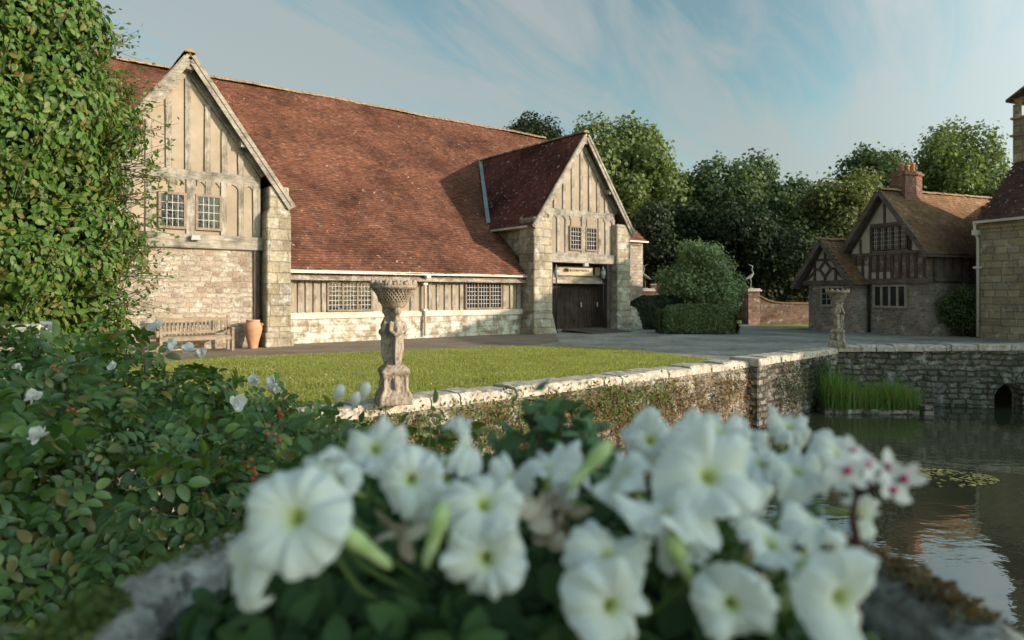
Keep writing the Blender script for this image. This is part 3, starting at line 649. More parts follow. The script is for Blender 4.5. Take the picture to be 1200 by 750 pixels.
# lead valley on the left of the porch roof
k_ = (GA - GE) / GH
def valley():
    p = []
    for x in np.linspace(0, GH + .1, 12):
        z = GA - k_ * x + .05; y = (z - 2.42) / K - .2; p.append(Vector((RC - x, y - .06, z + .03)))
    mb = MB(); n = Vector((-.45, -.55, .7)).normalized(); vs = []
    for q in p: vs += [q - Vector((.11, 0, -.01)), q + Vector((.06, -.06, .05))]
    mb.add(vs, [(2 * i, 2 * i + 1, 2 * i + 3, 2 * i + 2) for i in range(len(p) - 1)]); mb.build('lead_valley', M['lead'], barn)
valley()
# ------------------------------------------------------------------ things by the barn
def pole_lantern(u, label):
    t = empty('pole_lantern', bw(u, .42), BA, label, 'lantern', 'lanterns flanking the barn doors')
    p = MB().tube([(0, 0, 0), (0, 0, 2.3)], .028, 8); p.lathe([(.10, 0), (.09, .03), (.03, .08)], 12); p.build('pole', M['iron'], t)
    g = MB().lathe([(.07, 2.34), (.125, 2.55), (.10, 2.64)], 6); g.build('lamp_glass', M['whitelamp'], t)
    c = MB().lathe([(.08, 2.30), (.08, 2.34)], 6); c.lathe([(.13, 2.64), (.05, 2.74), (.02, 2.80), (.005, 2.86)], 6); c.build('lamp_cap', M['lead'], t)
pole_lantern(11.04, 'black pole lantern by the left jamb of the barn doors'); pole_lantern(13.78, 'black pole lantern by the notice board right of the barn doors')
rp_ = empty('door_ramp', bw(12.7, .5), BA, 'dark wooden ramp board sloping down from the barn doors to the gravel', 'ramp')
q = MB(); q.taper((-1.1, 1.25, -1.5, .35, .012), (-1.1, 1.25, -1.5, .35, .03)); vs = q.v
q.v = [(x, y, z + (.10 if y > 0 else 0)) for x, y, z in vs]; q.build('ramp_board', M['oakdarkh'], rp_)
bt = MB()
for i in range(7): y = -1.35 + i * .26; bt.box(-1.08, 1.23, y, y + .04, .035 + (y + 1.5) / 1.85 * .1, .05 + (y + 1.5) / 1.85 * .1)
bt.build('grip_battens', M['oakdark'], rp_)

def bench():
    t = empty('garden_bench', bw(-3.02, .98), BA, 'weathered slatted wooden bench against the rubble wall of the left gable', 'bench')
    W2 = .92
    s = MB()
    for i in range(5): s.box(-W2 + .03, W2 - .03, -.46 + i * .095, -.38 + i * .095, .42, .445, .002)
    s.build('seat', M['benchwood'], t)
    b = MB(); b.box(-W2 + .03, W2 - .03, -.02, .03, .86, .94); b.box(-W2 + .03, W2 - .03, -.02, .03, .50, .57)
    for i in range(17): x = -W2 + .09 + i * (2 * W2 - .18) / 16; b.box(x - .022, x + .022, -.01, .015, .571, .859)
    b.build('backrest', M['benchwood'], t)
    for sx in (-W2, W2):
        MB().box(sx - .035, sx + .035, -.50, -.43, 0, .62).build('leg', M['benchwood'], t)
        MB().box(sx - .034, sx + .034, -.03, .045, 0, 1.0).build('leg', M['benchwood'], t)
        MB().box(sx - .045, sx + .045, -.53, -.035, .622, .665).build('armrest', M['benchwood'], t)
    MB().box(-W2 + .036, W2 - .036, -.485, -.465, .33, .415).build('seat_rail', M['benchwood'], t)
    return t
bench()
jar = empty('terracotta_jar', bw(-1.42, 1.05), 0, 'tall terracotta jar standing between the bench and the barn buttress', 'jar')
MB().lathe([(.12, 0), (.135, .02), (.16, .18), (.225, .42), (.262, .58), (.255, .68), (.215, .76), (.18, .79), (.185, .80), (.20, .83), (.19, .85), (.165, .85), (.16, .79), (.2, .7), (.2, .5), (.05, .4)], 28).build('jar_body', M['terracotta'], jar)
hn = MB()
for a in (0, PI): hn.tube([(math.cos(a) * .21, math.sin(a) * .21, .76), (math.cos(a) * .285, math.sin(a) * .285, .73), (math.cos(a) * .255, math.sin(a) * .255, .64)], .018, 6)
hn.build('handle', M['terracotta'], jar)

# ------------------------------------------------------------------ moat walls
def rock_wall(name, a, b, z0, z1, th, label, face, cop=True, cz=.16, over=.05, seed=1, ztop2=None, cat='wall', amp=.03):
    """wall from a to b (pond side on the right of a->b), rough face grid and a coping of irregular slabs"""
    a = Vector((a[0], a[1], 0)); b = Vector((b[0], b[1], 0)); L = (b - a).length; ang = math.atan2(b.y - a.y, b.x - a.x); z2 = ztop2 if ztop2 is not None else z1
    t = empty(name, a, ang, label, cat); r = random.Random(seed)
    nx, nz = max(2, int(L / .16)), max(2, int((z1 - z0) / .12)); V = []
    for j in range(nz + 1):
        for i in range(nx + 1):
            x = L * i / nx; top = z1 + (z2 - z1) * i / nx - cz; V.append((x, 0.0, z0 + (top - z0) * j / nz))
    V = np.array(V); V[:, 1] = -.0 + amp * vnoise(V, seed, 6) + amp * .7 * vnoise(V, seed + 1, 15)
    Fq = [(j * (nx + 1) + i, j * (nx + 1) + i + 1, (j + 1) * (nx + 1) + i + 1, (j + 1) * (nx + 1) + i) for j in range(nz) for i in range(nx)]
    m = MB().add([tuple(v) for v in V], Fq); m.prism([(0, .06, z0), (0, th, z0), (0, th, z1 - cz), (0, .06, z1 - cz)], (L, 0, z2 - z1)) if False else None
    m.add([(0, .05, z0), (L, .05, z0), (L, th, z0), (0, th, z0), (0, .05, z1 - cz), (L, .05, z2 - cz), (L, th, z2 - cz), (0, th, z1 - cz)], [(3, 2, 6, 7), (0, 3, 7, 4), (1, 5, 6, 2), (4, 7, 6, 5)])
    m.build('wall_face', M[face], t)
    if cop:
        c = MB(); x = 0
        while x < L - .05:
            ln = min(r.uniform(.38, .75), L - x); zz = z1 + (z2 - z1) * (x + ln / 2) / L; d0 = -over + r.uniform(-.03, .02); h = r.uniform(-.02, .02)
            n = 5; g0 = len(c.v)
            vs = []
            for i in range(n + 1):
                u = x + .008 + (ln - .016) * i / n; e = .02 if i in (0, n) else 0
                for (yy, z_) in ((d0 + r.uniform(-.012, .012), zz - cz), (d0 + r.uniform(-.012, .012), zz - .035 - e + h), (d0 + .05, zz - e * .7 + h + r.uniform(-.008, .008)), (th / 2, zz + h + r.uniform(-.006, .012)), (th + over - .05, zz - e * .7 + h), (th + over, zz - .04 + h), (th + over, zz - cz)): vs.append((u, yy, z_))
            fs = [(i * 7 + k, (i + 1) * 7 + k, (i + 1) * 7 + k + 1, i * 7 + k + 1) for i in range(n) for k in range(6)] + [tuple(range(7)), tuple(n * 7 + k for k in range(6, -1, -1))]
            c.add(vs, fs); x += ln
        c.build('coping', M['coping'], t)
    return t
C1, C2 = Vector((5.55, 15.3)), Vector((8.95, 18.4))
rock_wall('moat_wall', (-4.3, 6.98), (5.38, 15.16), -1.9, .13, .5, 'sunlit moat wall of pale stone with weeds along the lawn', 'moatstone', seed=4, amp=.045)
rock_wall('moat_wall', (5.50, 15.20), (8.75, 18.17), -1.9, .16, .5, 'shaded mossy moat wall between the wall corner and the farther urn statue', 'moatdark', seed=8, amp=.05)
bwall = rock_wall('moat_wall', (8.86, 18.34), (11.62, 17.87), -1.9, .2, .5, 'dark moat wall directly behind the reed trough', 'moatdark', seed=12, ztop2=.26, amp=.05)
# wall with a drain arch
def arch_wall():
    a = Vector((11.62, 17.87, 0)); b = Vector((17.3, 16.9, 0)); ang = math.atan2(b.y - a.y, b.x - a.x); L = (b - a).length
    t = empty('moat_wall', a, ang, 'dark moat wall with an arched drain opening at the water line', 'wall')
    ax0, ax1, zs, ztop = 1.05, 1.72, -1.05, -.72
    def top(x): return .10 + (.34 - .26) * x / L
    m = MB(); arch = [(ax0 + (ax1 - ax0) * k / 8, zs + (ztop - zs) * math.sin(PI * k / 8) ** .8) for k in range(9)]
    pl = [(0, 0, -1.9), (ax0, 0, -1.9)] + [(x, 0, z) for x, z in arch] + [(ax1, 0, -1.9), (L, 0, -1.9), (L, 0, top(L)), (0, 0, top(0))]
    # split in three pieces so every face stays planar and convex-ish
    m.prism([(0, 0, -1.9), (ax0, 0, -1.9), (ax0, 0, top(ax0)), (0, 0, top(0))], (0, .5, 0)); m.prism([(ax1, 0, -1.9), (L, 0, -1.9), (L, 0, top(L)), (ax1, 0, top(ax1))], (0, .5, 0))
    for (x0, z0), (x1, z1) in zip(arch, arch[1:]): m.prism([(x0, 0, z0), (x1, 0, z1), (x1, 0, top(x1)), (x0, 0, top(x0))], (0, .5, 0))
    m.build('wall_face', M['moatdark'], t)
    v = MB()
    for k in range(8):
        p0 = (ax0 + ax1) / 2 + (ax0 - (ax0 + ax1) / 2) * math.cos(PI * k / 8) * 1.0; 
        a0 = PI - PI * k / 8 - .02; a1 = PI - PI * (k + 1) / 8 + .02; cx_, r0, r1 = (ax0 + ax1) / 2, .335, .50
        f = lambda r, an: (cx_ + r * math.cos(an), -.035, zs + r * math.sin(an) * 1.0)
        v.prism([f(r0, a0), f(r0, a1), f(r1, a1), f(r1, a0)], (0, .03, 0))
    v.build('arch_stones', M['moatdark'], t)
    MB().box(ax0 - .3, ax1 + .3, .9, 1.0, -1.9, 0).build('drain_back', M['mud'], t)
    c = MB(); x = 0; r = random.Random(5)
    while x < L - .05:
        ln = min(r.uniform(.4, .8), L - x); h = r.uniform(-.02, .025); c.box(x + .01, x + ln - .01, -.07 + r.uniform(-.02, .02), .56, top(x), top(x) + .16 + h, .012); x += ln
    c.build('coping', M['coping'], t, bevel=.02)
arch_wall()
pl_ = empty('wall_pier', (5.47, 15.18, 0), math.radians(42), 'upright stone pier at the corner where the moat wall turns', 'pier')
MB().box(-.22, .22, -.2, .45, -1.9, .0).build('pier_shaft', M['moatdark'], pl_, bevel=.03); MB().box(-.26, .26, -.26, .5, .001, .17, .012).build('pier_cap', M['coping'], pl_, bevel=.03)
lw = rock_wall('garden_wall', (-9.4, 8.3), (-6.1, 8.6), 0, 1.2, .35, 'low pale stone wall under the tall climber at the left edge', 'rubble', cz=.1, seed=15)
# weeds hanging on the sunlit wall
def wall_weeds(name, a, b, n, zr, m, label, size, seed, bias=0):
    r = np.random.default_rng(seed); a = np.array(a); b = np.array(b); d = b - a; d /= np.linalg.norm(d); nr = np.array([d[1], -d[0]])
    k = r.uniform(0, 1, 260); cz = r.uniform(zr[0], zr[1], 260); cw = r.uniform(.08, .28, 260); i = r.integers(0, 260, n)
    P = a + (b - a) * np.clip(k[i] + r.normal(0, 1, n) * cw[i] / np.linalg.norm(b - a), 0, 1)[:, None] + nr * (r.uniform(.0, .16, n))[:, None]
    z = cz[i] + r.normal(0, 1, n) * cw[i] * .6; z = np.minimum(z, zr[1] + .16)
    pos = np.c_[P, z]; R = frames(np.c_[np.tile(nr, (n, 1)), np.full(n, .5)] + r.normal(0, .6, (n, 3)), r)
    V, Fc = scatter(LEAF4[0], LEAF4[1], pos, R, r.uniform(.5, 1.4, n) * size)
    tag(link(name, mesh_np(name, V, Fc), m), label, 'weeds', kind='stuff')
wall_weeds('wall_weeds', (-2.5, 8.5), (5.4, 15.1), 9000, (-1.3, -.15), M['weed'], 'russet weeds growing out of the sunlit moat wall', .055, 3)
wall_weeds('wall_ferns', (-3.5, 7.6), (3.0, 13.1), 4500, (-.7, -.05), M['weedgreen'], 'small green ferns sprouting from the sunlit moat wall joints', .06, 6)
wall_weeds('dark_creepers', (6.2, 15.8), (8.3, 17.8), 3500, (-1.1, -.1), M['yew'], 'dark creepers hanging on the shaded moat wall beside the reeds', .05, 9)
# reed trough
tr_ = empty('reed_trough', (7.75, 16.75, -1.42), math.radians(-3), 'low stone trough in the water at the foot of the back moat wall', 'trough')
tb = MB().box(0, 2.3, -.04, .1, -.4, .16, .012); tb.box(2.06, 2.34, .1, 1.0, -.4, .14, .01); tb.box(0, .2, .1, 1.0, -.4, .14, .01); tb.box(2.36, 2.62, -.1, .25, -.4, .27, .01)
tb.build('trough_wall', M['moatdark'], tr_, bevel=.02); MB().box(.2, 2.06, .1, 1.0, -.4, .05).build('trough_soil', M['soil'], tr_)
def pond_flecks(cx, cy, rx, ry, n, seed, label):  # small yellow green quads scattered over an oval patch of the water
    r = np.random.default_rng(seed); a = r.uniform(0, 2 * PI, n); q = np.sqrt(r.uniform(0, 1, n)); P = np.c_[cx + np.cos(a) * q * rx, cy + np.sin(a) * q * ry, np.full(n, -1.352)]
    P = P[vnoise(P, seed, 2.2) + r.normal(0, .35, n) > -.1]; k = len(P); V, Fc = scatter(LEAF2[0], LEAF2[1] , P, frames(np.array([0, 0, 1]) + r.normal(0, .06, (k, 3)), r), r.uniform(.025, .07, k))
    tag(link('pond_flecks', mesh_np('pond_flecks', V, Fc), M['pondfleck'], None), label, 'pond weed', kind='stuff')
M['pondfleck'] = leafmat('floating_pond_fleck', [(.20, .17, .05), (.26, .25, .07), (.16, .20, .05), (.30, .18, .07)], .1, .3)
pond_flecks(6.7, 10.9, 1.1, .55, 900, 3, 'yellow green flecks floating in a patch on the pond'); 
def reeds():
    r = np.random.default_rng(21); n = 2300; x = r.uniform(.05, 2.4, n); y = r.uniform(0, 1.0, n); hmax = np.interp(x, [0, .35, .8, 1.3, 2.0, 2.4], [1.15, 1.5, 1.0, .82, 1.0, .8])
    h = hmax * r.uniform(.45, 1.05, n); a = r.uniform(0, 2 * PI, n); le = h * r.uniform(.05, .6, n); Vs = []
    d = np.stack([np.cos(a), np.sin(a)], 1); s = np.stack([-d[:, 1], d[:, 0]], 1) * .0065; P = np.stack([x, y], 1)
    def ring(t, wd): c = P + d * (le * t ** 2)[:, None]; z = h * t * (1 - .12 * t); return np.c_[c - s * wd, z], np.c_[c + s * wd, z]
    rows = [ring(t, wd) for t, wd in ((0, 1.0), (.4, 1.1), (.75, .8), (1.0, .05))]; V = np.stack([q for p in rows for q in p], 1).reshape(-1, 3); b = (np.arange(n) * 8)[:, None]
    Fc = np.concatenate([b + np.array([[2 * k, 2 * k + 1, 2 * k + 3, 2 * k + 2]]) for k in range(3)])
    o = link('reeds', mesh_np('reeds', V, Fc), M['reed'], None, (7.75, 16.75, -1.38), math.radians(-3)); tag(o, 'tall bright green iris reeds filling the stone trough', 'reeds', kind='stuff')
reeds()

# ------------------------------------------------------------------ carved urn statues
def fused(mb, name, voxel, m, parent, smooth=2, disp=.0, seed=1):
    """joins the pieces of mb into one continuous carved surface"""
    me = mb.mesh(name, False); o = link(name, me, m, parent)
    rm = o.modifiers.new('Remesh', 'REMESH'); rm.mode = 'VOXEL'; rm.voxel_size = voxel; rm.use_smooth_shade = True
    sm = o.modifiers.new('Smooth', 'SMOOTH'); sm.iterations = smooth; sm.factor = .5
    bpy.context.view_layer.update()
    me2 = bpy.data.meshes.new_from_object(o.evaluated_get(bpy.context.evaluated_depsgraph_get())); o.modifiers.clear(); o.data = me2
    if not me2.materials: me2.materials.append(m)
    if disp:
        co = np.empty(len(me2.vertices) * 3, np.float32); me2.vertices.foreach_get('co', co); co = co.reshape(-1, 3); no = np.empty(len(me2.vertices) * 3, np.float32); me2.vertices.foreach_get('normal', no)
        co += no.reshape(-1, 3) * (disp * (vnoise(co, seed, 45) + .7 * vnoise(co, seed + 2, 110)))[:, None]; me2.vertices.foreach_set('co', co.ravel()); me2.update()
    return o
def ell(mb, c, r, n=10):
    prof = [(math.sin(PI * i / n) * 1.0, -math.cos(PI * i / n)) for i in range(n + 1)]; prof[0] = (.02, -1); prof[-1] = (.02, 1)
    vs = []; fs = []
    for (q, z) in prof:
        for k in range(12): a = 2 * PI * k / 12; vs.append((c[0] + q * math.cos(a) * r[0], c[1] + q * math.sin(a) * r[1], c[2] + z * r[2]))
    for i in range(n):
        for k in range(12): fs.append((i * 12 + k, i * 12 + (k + 1) % 12, (i + 1) * 12 + (k + 1) % 12, (i + 1) * 12 + k))
    fs.append(tuple(range(11, -1, -1))); fs.append(tuple(n * 12 + k for k in range(12))); mb.add(vs, fs, True)
def urn_statue(loc, rotz, label):
    t = empty('urn_statue', loc, rotz, label, 'statue', 'carved urn statues on the moat wall')
    p = MB(); p.taper((-.27, .27, -.27, .27, 0), (-.26, .26, -.26, .26, .08)); p.taper((-.26, .26, -.26, .26, .08), (-.185, .185, -.185, .185, .19)); p.taper((-.185, .185, -.185, .185, .19), (-.17, .17, -.17, .17, .36)); p.taper((-.17, .17, -.17, .17, .36), (-.215, .215, -.215, .215, .42)); p.box(-.215, .215, -.215, .215, .42, .475); p.taper((-.2, .2, -.2, .2, .475), (-.13, .13, -.13, .13, .53))
    for a in range(4):
        d = Vector((math.cos(a * PI / 2 + PI / 4), math.sin(a * PI / 2 + PI / 4), 0)); p.tube([d * .33 + Vector((0, 0, .02)), d * .30 + Vector((0, 0, .12)), d * .24 + Vector((0, 0, .2)), d * .235 + Vector((0, 0, .36)), d * .26 + Vector((0, 0, .44))], [.05, .04, .03, .03, .045], 8)
        e = Vector((math.cos(a * PI / 2), math.sin(a * PI / 2), 0)); ell(p, e * .18 + Vector((0, 0, .27)), (.06, .06, .09))
    fused(p, 'pedestal', .016, M['urn'], t, 1, .006, 3).scale = (.86, .86, 1)
    f = MB(); f.tube([(0, 0, .45), (0, 0, 1.3)], .085, 10)
    for k in range(3):
        a = k * 2 * PI / 3 - PI / 2 + .25; R = Matrix.Rotation(a, 3, 'Z')
        def q(x, y, z): return R @ Vector((x, y, z))
        def T(pts, rs): f.tube([q(*p_) for p_ in pts], rs, 10)
        T([(.085, 0, .46), (.10, 0, .56), (.115, 0, .72), (.135, 0, .86), (.13, 0, .96), (.135, 0, 1.05), (.115, 0, 1.13), (.105, 0, 1.19)], [.06, .055, .066, .082, .075, .09, .06, .038])
        ell(f, q(.125, 0, 1.245), (.062, .062, .075)); ell(f, q(.185, 0, 1.235), (.016, .016, .022)); ell(f, q(.10, 0, 1.27), (.075, .075, .06))
        T([(.125, .10, 1.10), (.16, .135, 1.0), (.215, .06, .965), (.225, -.06, .99)], [.036, .036, .03, .024]); T([(.125, -.10, 1.10), (.165, -.135, .99), (.21, -.07, .935), (.235, .05, .96)], [.036, .036, .03, .024])
        for s in (-1, 0, 1): T([(.19, s * .045, .90), (.185, s * .05, .75), (.155, s * .04, .60), (.13, s * .035, .48)], [.022, .026, .022, .016])
    fused(f, 'carved_figures', .0125, M['urn'], t, 1, .005, 5).scale = (.80, .80, 1)
    b = MB(); b.lathe([(.10, 1.28), (.155, 1.30), (.165, 1.33), (.175, 1.345), (.19, 1.36), (.20, 1.43), (.235, 1.50), (.285, 1.545), (.315, 1.56), (.32, 1.585), (.30, 1.60), (.22, 1.56), (.1, 1.52)], 36)
    b.build('basket', M['urn'], t)
    wv = MB()
    for k in range(30):
        for sg in (-1, 1):
            pts = []
            for i in range(6): s = i / 5; z = 1.37 + .17 * s; r = float(np.interp(z, [1.36, 1.43, 1.50, 1.545], [.19, .20, .235, .285])) + .008; a = 2 * PI * k / 30 + sg * s * .55; pts.append((r * math.cos(a), r * math.sin(a), z))
            wv.tube(pts, .009, 5, False)
    wv.build('basket_weave', M['urn'], t)
    cr = MB()
    for k in range(12):
        a = 2 * PI * k / 12
        for da, h in ((-.13, .02), (0, .055), (.13, .02)): ell(cr, (.29 * math.cos(a + da), .29 * math.sin(a + da), 1.60 + h * .4), (.032, .032, .02 + h * .5), 6)
    cr.build('scalloped_rim', M['urn'], t); return t
u1 = urn_statue((-1.60, 9.12, .13), .35, 'carved stone urn statue standing on the moat wall before the lawn')
u2 = copy_tree(u1); u2.scale = (.95, .95, .95); u2.location = (8.93, 18.5, .17); u2.rotation_euler = (0, 0, 1.1); u2['label'] = 'pale carved urn statue on the far moat wall corner in front of the lodge'

# ------------------------------------------------------------------ THE LODGE (local x = along its front to the right, y = into the building)
LQ = Vector((.922, .387, 0)).normalized(); LX = Vector((LQ.y, -LQ.x, 0)); LANG = math.atan2(LX.y, LX.x); LB = Vector((15.8, 25.6, 0))
lod = empty('lodge', LB, LANG, 'small half timbered lodge with two gables and mossy tiled roof', 'house')
cx, ge, ga, gh = -1.78, 3.18, 5.83, 1.95
DM = (M['oakdark'], M['bars'], M['glass'])
MB().box(-3.6, 0, 0, 6.8, 0, 2.02).build('stone_wall', M['lodgestone'], lod)
MB().prism([(-3.55, -.05, 2.2), (-.03, -.05, 2.2), (-.03, -.05, ge), (cx, -.05, ga - .15), (-3.55, -.05, ge)], (0, 6.8, 0)).build('upper_wall', M['nogging'], lod)
MB().box(-3.6, -.004, .0, 6.78, 2.021, 2.2).build('floor_band', M['oakdarkh'], lod)
MB().box(-3.64, .06, -.14, .2, 2.02, 2.22, .006).build('jetty_beam', M['oakdarkh'], lod)
MB().box(.0, .09, .3, 5, 2.1, 2.26).build('jetty_beam', M['oakdarkh'], lod)
for x in (-3.46, -3.15, -2.8, -2.45, -2.1, -1.78, -1.45, -1.1, -.78, -.45, -.1): MB().box(x - .06, x + .06, -.09, -.02, 2.221, 3.2, .005).build('timber_stud', M['oakdark'], lod)
for x, z in ((-2.95, 2.26), (-2.62, 2.26), (-2.28, 2.26), (-1.94, 2.26), (-1.6, 2.3)): MB().box(x - .11, x + .11, -.065, -.051, 2.24, 2.24 + (.55 if x < -2.5 else .26)).build('plaster_patch', M['plasterpale'], lod)
MB().box(-3.5, -.06, -.10, -.02, 3.201, 3.31).build('tie_beam', M['oakdarkh'], lod)
MB().prism([(-3.35, -.068, 3.315), (-.2, -.068, 3.315), (cx, -.068, ga - .35)], (0, .016, 0)).build('gable_plaster', M['plasterpale'], lod)
MB().box(-2.42, -.68, -.11, -.03, 4.36, 4.48).build('collar_beam', M['oakdarkh'], lod)
for x in (-2.9, -2.4, -.7, -1.16, -.66): MB().box(x - .05, x + .05, -.10, -.04, 3.311, 4.36 if x in (-2.4, -.7, -.66) else 3.9).build('timber_stud', M['oakdark'], lod) if x != -1.16 else None
MB().box(cx - .05, cx + .05, -.10, -.04, 4.481, 5.3).build('timber_stud', M['oakdark'], lod)
window(lod, -2.33, -.76, 3.36, 4.34, -.10, 5, 3, 5, .05, DM, .05)
window(lod, -2.34, -.84, 1.05, 2.0, -.03, 4, 1, 1, .09, (M['mullion'], M['bars'], M['glass']))
sl = math.hypot(gh + .1, ga - ge); c = (gh + .1) / sl; sn = (ga - ge) / sl
tile_field('roof', M['rooflodge'], lod, (cx + gh + .1, -.42, ge - .05), (0, 1, 0), (-c, 0, sn), 7.4, sl, seed=51, sag=.05, lift=.022)
tile_field('roof', M['rooflodge'], lod, (cx - gh - .1, -.42, ge - .05), (0, 1, 0), (c, 0, sn), 7.4, sl, seed=52, sag=.05, lift=.022)
rb = MB()
for e in (-1, 1): rb.prism([(cx + e * (gh + .08), -.38, ge - .08), (cx, -.38, ga - .08), (cx, -.38, ga - .16), (cx + e * (gh + .08), -.38, ge - .16)], (0, 7.2, 0))
rb.build('roof_boards', M['oakdarkh'], lod)
ridge_run((cx, -.42, ga + .02), (cx, 7.0, ga + .02), .12, M['ridge'], lod, seed=5)
for e in (-1, 1): MB().beam((cx + e * (gh + .1), -.44, ge - .14), (cx + e * .05, -.44, ga - .14), .2, .05).build('bargeboard', M['oakdarkh'], lod)
for k in range(9): y = .35 + k * .5; MB().box(.0, .05, y - .06, y + .06, 2.261, 3.05).build('timber_stud', M['oakdark'], lod)
MB().box(-.02, .035, .3, 5, 2.27, 3.05).build('side_plaster', M['oakdarkh'], lod)
# small front wing
wx, we, wa, wh = -4.13, 2.02, 3.98, 1.5
MB().box(-5.1, -2.62, -.65, 4, 0, 2.02).build('stone_wall', M['lodgestone'], lod)
MB().prism([(-5.2, -.70, 2.2), (-2.7, -.70, 2.2), (wx, -.70, wa - .2)], (0, .1, 0)).build('gable_plaster', M['plasterpale'], lod)
MB().box(-5.35, -2.68, -.76, -.5, 2.0, 2.2, .005).build('tie_beam', M['oakdarkh'], lod)
def small_frame():
    f = [((wx, 2.2), (wx, 2.35)), ((wx, 3.05), (wx, 3.6)), ((wx - .55, 2.2), (wx - .55, 3.15)), ((wx + .55, 2.2), (wx + .55, 3.15)), ((wx - .55, 3.1), (wx + .55, 3.1)), ((wx - .3, 2.7), (wx, 3.05)), ((wx, 3.05), (wx + .3, 2.7)), ((wx + .3, 2.7), (wx, 2.35)), ((wx, 2.35), (wx - .3, 2.7)),
         ((wx - 1.0, 2.25), (wx - .6, 2.55)), ((wx + 1.0, 2.25), (wx + .6, 2.55)), ((wx - .55, 2.7), (wx - .3, 2.7)), ((wx + .3, 2.7), (wx + .55, 2.7))]
    for a, b in f: MB().beam((a[0], -.735 - random.uniform(0, .012), a[1]), (b[0], -.735, b[1]), .10, .05).build('timber_brace', M['oakdark'], lod)
small_frame()
window(lod, -4.44, -3.2, 1.07, 1.96, -.66, 2, 2, 3, .1, (M['mullion'], M['bars'], M['glass']))
sl2 = math.hypot(wh + .1, wa - we); c2 = (wh + .1) / sl2; s2 = (wa - we) / sl2
tile_field('roof', M['rooflodge'], lod, (wx + wh + .1, -1.0, we - .05), (0, 1, 0), (-c2, 0, s2), 5, sl2, seed=55, sag=.04, lift=.022)
tile_field('roof', M['rooflodge'], lod, (wx - wh - .1, -1.0, we - .05), (0, 1, 0), (c2, 0, s2), 5, sl2, seed=56, sag=.04, lift=.022)
rb = MB()
for e in (-1, 1): rb.prism([(wx + e * (wh + .08), -.97, we - .08), (wx, -.97, wa - .08), (wx, -.97, wa - .16), (wx + e * (wh + .08), -.97, we - .16)], (0, 4.9, 0))
rb.build('roof_boards', M['oakdarkh'], lod); ridge_run((wx, -1.0, wa + .02), (wx, 4, wa + .02), .12, M['ridge'], lod, seed=6)
for e in (-1, 1): MB().beam((wx + e * (wh + .1), -1.03, we - .14), (wx + e * .05, -1.03, wa - .14), .19, .05).build('bargeboard', M['oakdarkh'], lod)
# higher roof behind the small wing, running back to the left
tile_field('roof', M['rooflodge'], lod, (-6.6, .6, 2.1), (1, 0, 0), (0, .66, .75), 4.3, 2.4, lambda b: b * .55, None, seed=58, sag=.05, lift=.022)
MB().prism([(-6.3, .75, 0), (-6.3, .75, 2.1), (-5.2, 2.1, 3.7), (-5.2, 3.6, 2.1), (-5.2, 3.6, 0)], (3.0, 0, 0)).build('rear_wing', M['lodgestone'], lod)
MB().tube([(-2.5, -.06, 2.0), (-2.5, -.06, .05)], .045, 8).build('downpipe', M['iron'], lod)
# chimney
ch = MB().box(-2.15, -1.5, .75, 1.75, 5.2, 6.62); ch.box(-2.2, -1.45, .70, 1.80, 6.45, 6.52); chm = ch.build('chimney', M['brick'], lod)
for y, h in ((.93, .34), (1.25, .30), (1.57, .40)): MB().lathe([(.12, 6.62), (.10, 6.62 + h * .8), (.13, 6.62 + h * .85), (.12, 6.62 + h)], 12, (-1.82, y, 0)).build('chimney_pot', M['terracotta'], chm)
# link wing behind, towards the manor
MB().box(-.5, 3.5, 4.4, 7, 0, 4.5).build('rear_wing', M['lodgestone'], lod)
tile_field('roof', M['roofmanor'], lod, (-1.4, 4.1, 4.45), (1, 0, 0), (0, .8, .6), 5.4, 1.7, lambda b: -b * .4, None, seed=60, sag=.03)
# ------------------------------------------------------------------ THE MANOR
man = empty('manor_house', (17.2, 24.8, 0), LANG, 'honey coloured stone manor wing with bellcote at the right edge', 'house')
ML, MQ, MR, ME = 15.2, 2.75, 7.15, 4.38
MB().prism([(0, 0, 0), (0, 0, ME), (0, MQ, MR - .1), (0, 2 * MQ, ME), (0, 2 * MQ, 0)], (ML, 0, 0)).build('stone_wall', M['manorstone'], man)
mk = (MR - ME) / MQ; msl = math.hypot(MQ + .15, (MR - ME) * (MQ + .15) / MQ); mc = (MQ + .15) / msl; ms = math.sqrt(1 - mc * mc)
tile_field('roof', M['roofmanor'], man, (-.12, -.15, ME - .1), (1, 0, 0), (0, mc, ms), ML + .24, msl, seed=71, sag=.04, lift=.022)
MB().add([(-.12, MQ, MR + .02), (ML + .12, MQ, MR + .02), (ML + .12, 2 * MQ + .2, ME - .1), (-.12, 2 * MQ + .2, ME - .1)], [(0, 1, 2, 3)]).build('back_roof_slope', M['roofdark'], man)
ridge_run((-.1, MQ, MR + .05), (ML, MQ, MR + .05), .14, M['ridge'], man, seed=8)
MB().box(-.1, ML, -.24, -.12, ME - .18, ME - .09).build('gutter', M['cream'], man); MB().box(0, ML, -.07, 0, ME - .38, ME - .2).build('stone_cornice', M['manorstone'], man)
d = MB().tube([(-.06, -.18, ME - .15), (-.06, -.18, ME - .45), (-.02, -.07, ME - .75), (-.02, -.07, .05)], .05, 10); d.box(-.13, .09, -.17, -.0, 2.55, 2.63); d.box(-.13, .09, -.25, -.08, ME - .6, ME - .42); d.build('downpipe', M['cream'], man)
for k in range(4):
    x = 3.0 + k * 3.4; window(man, x, x + 1.4, 1.2, 3.0, -.03, 3, 2, 4, .1, (M['mullion'], M['bars'], M['glass']))
bc = MB().box(-.16, .95, 2.2, 3.2, 6.2, 8.28); bc.box(-.24, 1.03, 2.12, 3.28, 7.62, 7.70); bc.box(-.22, 1.01, 2.14, 3.26, 8.28, 8.36)
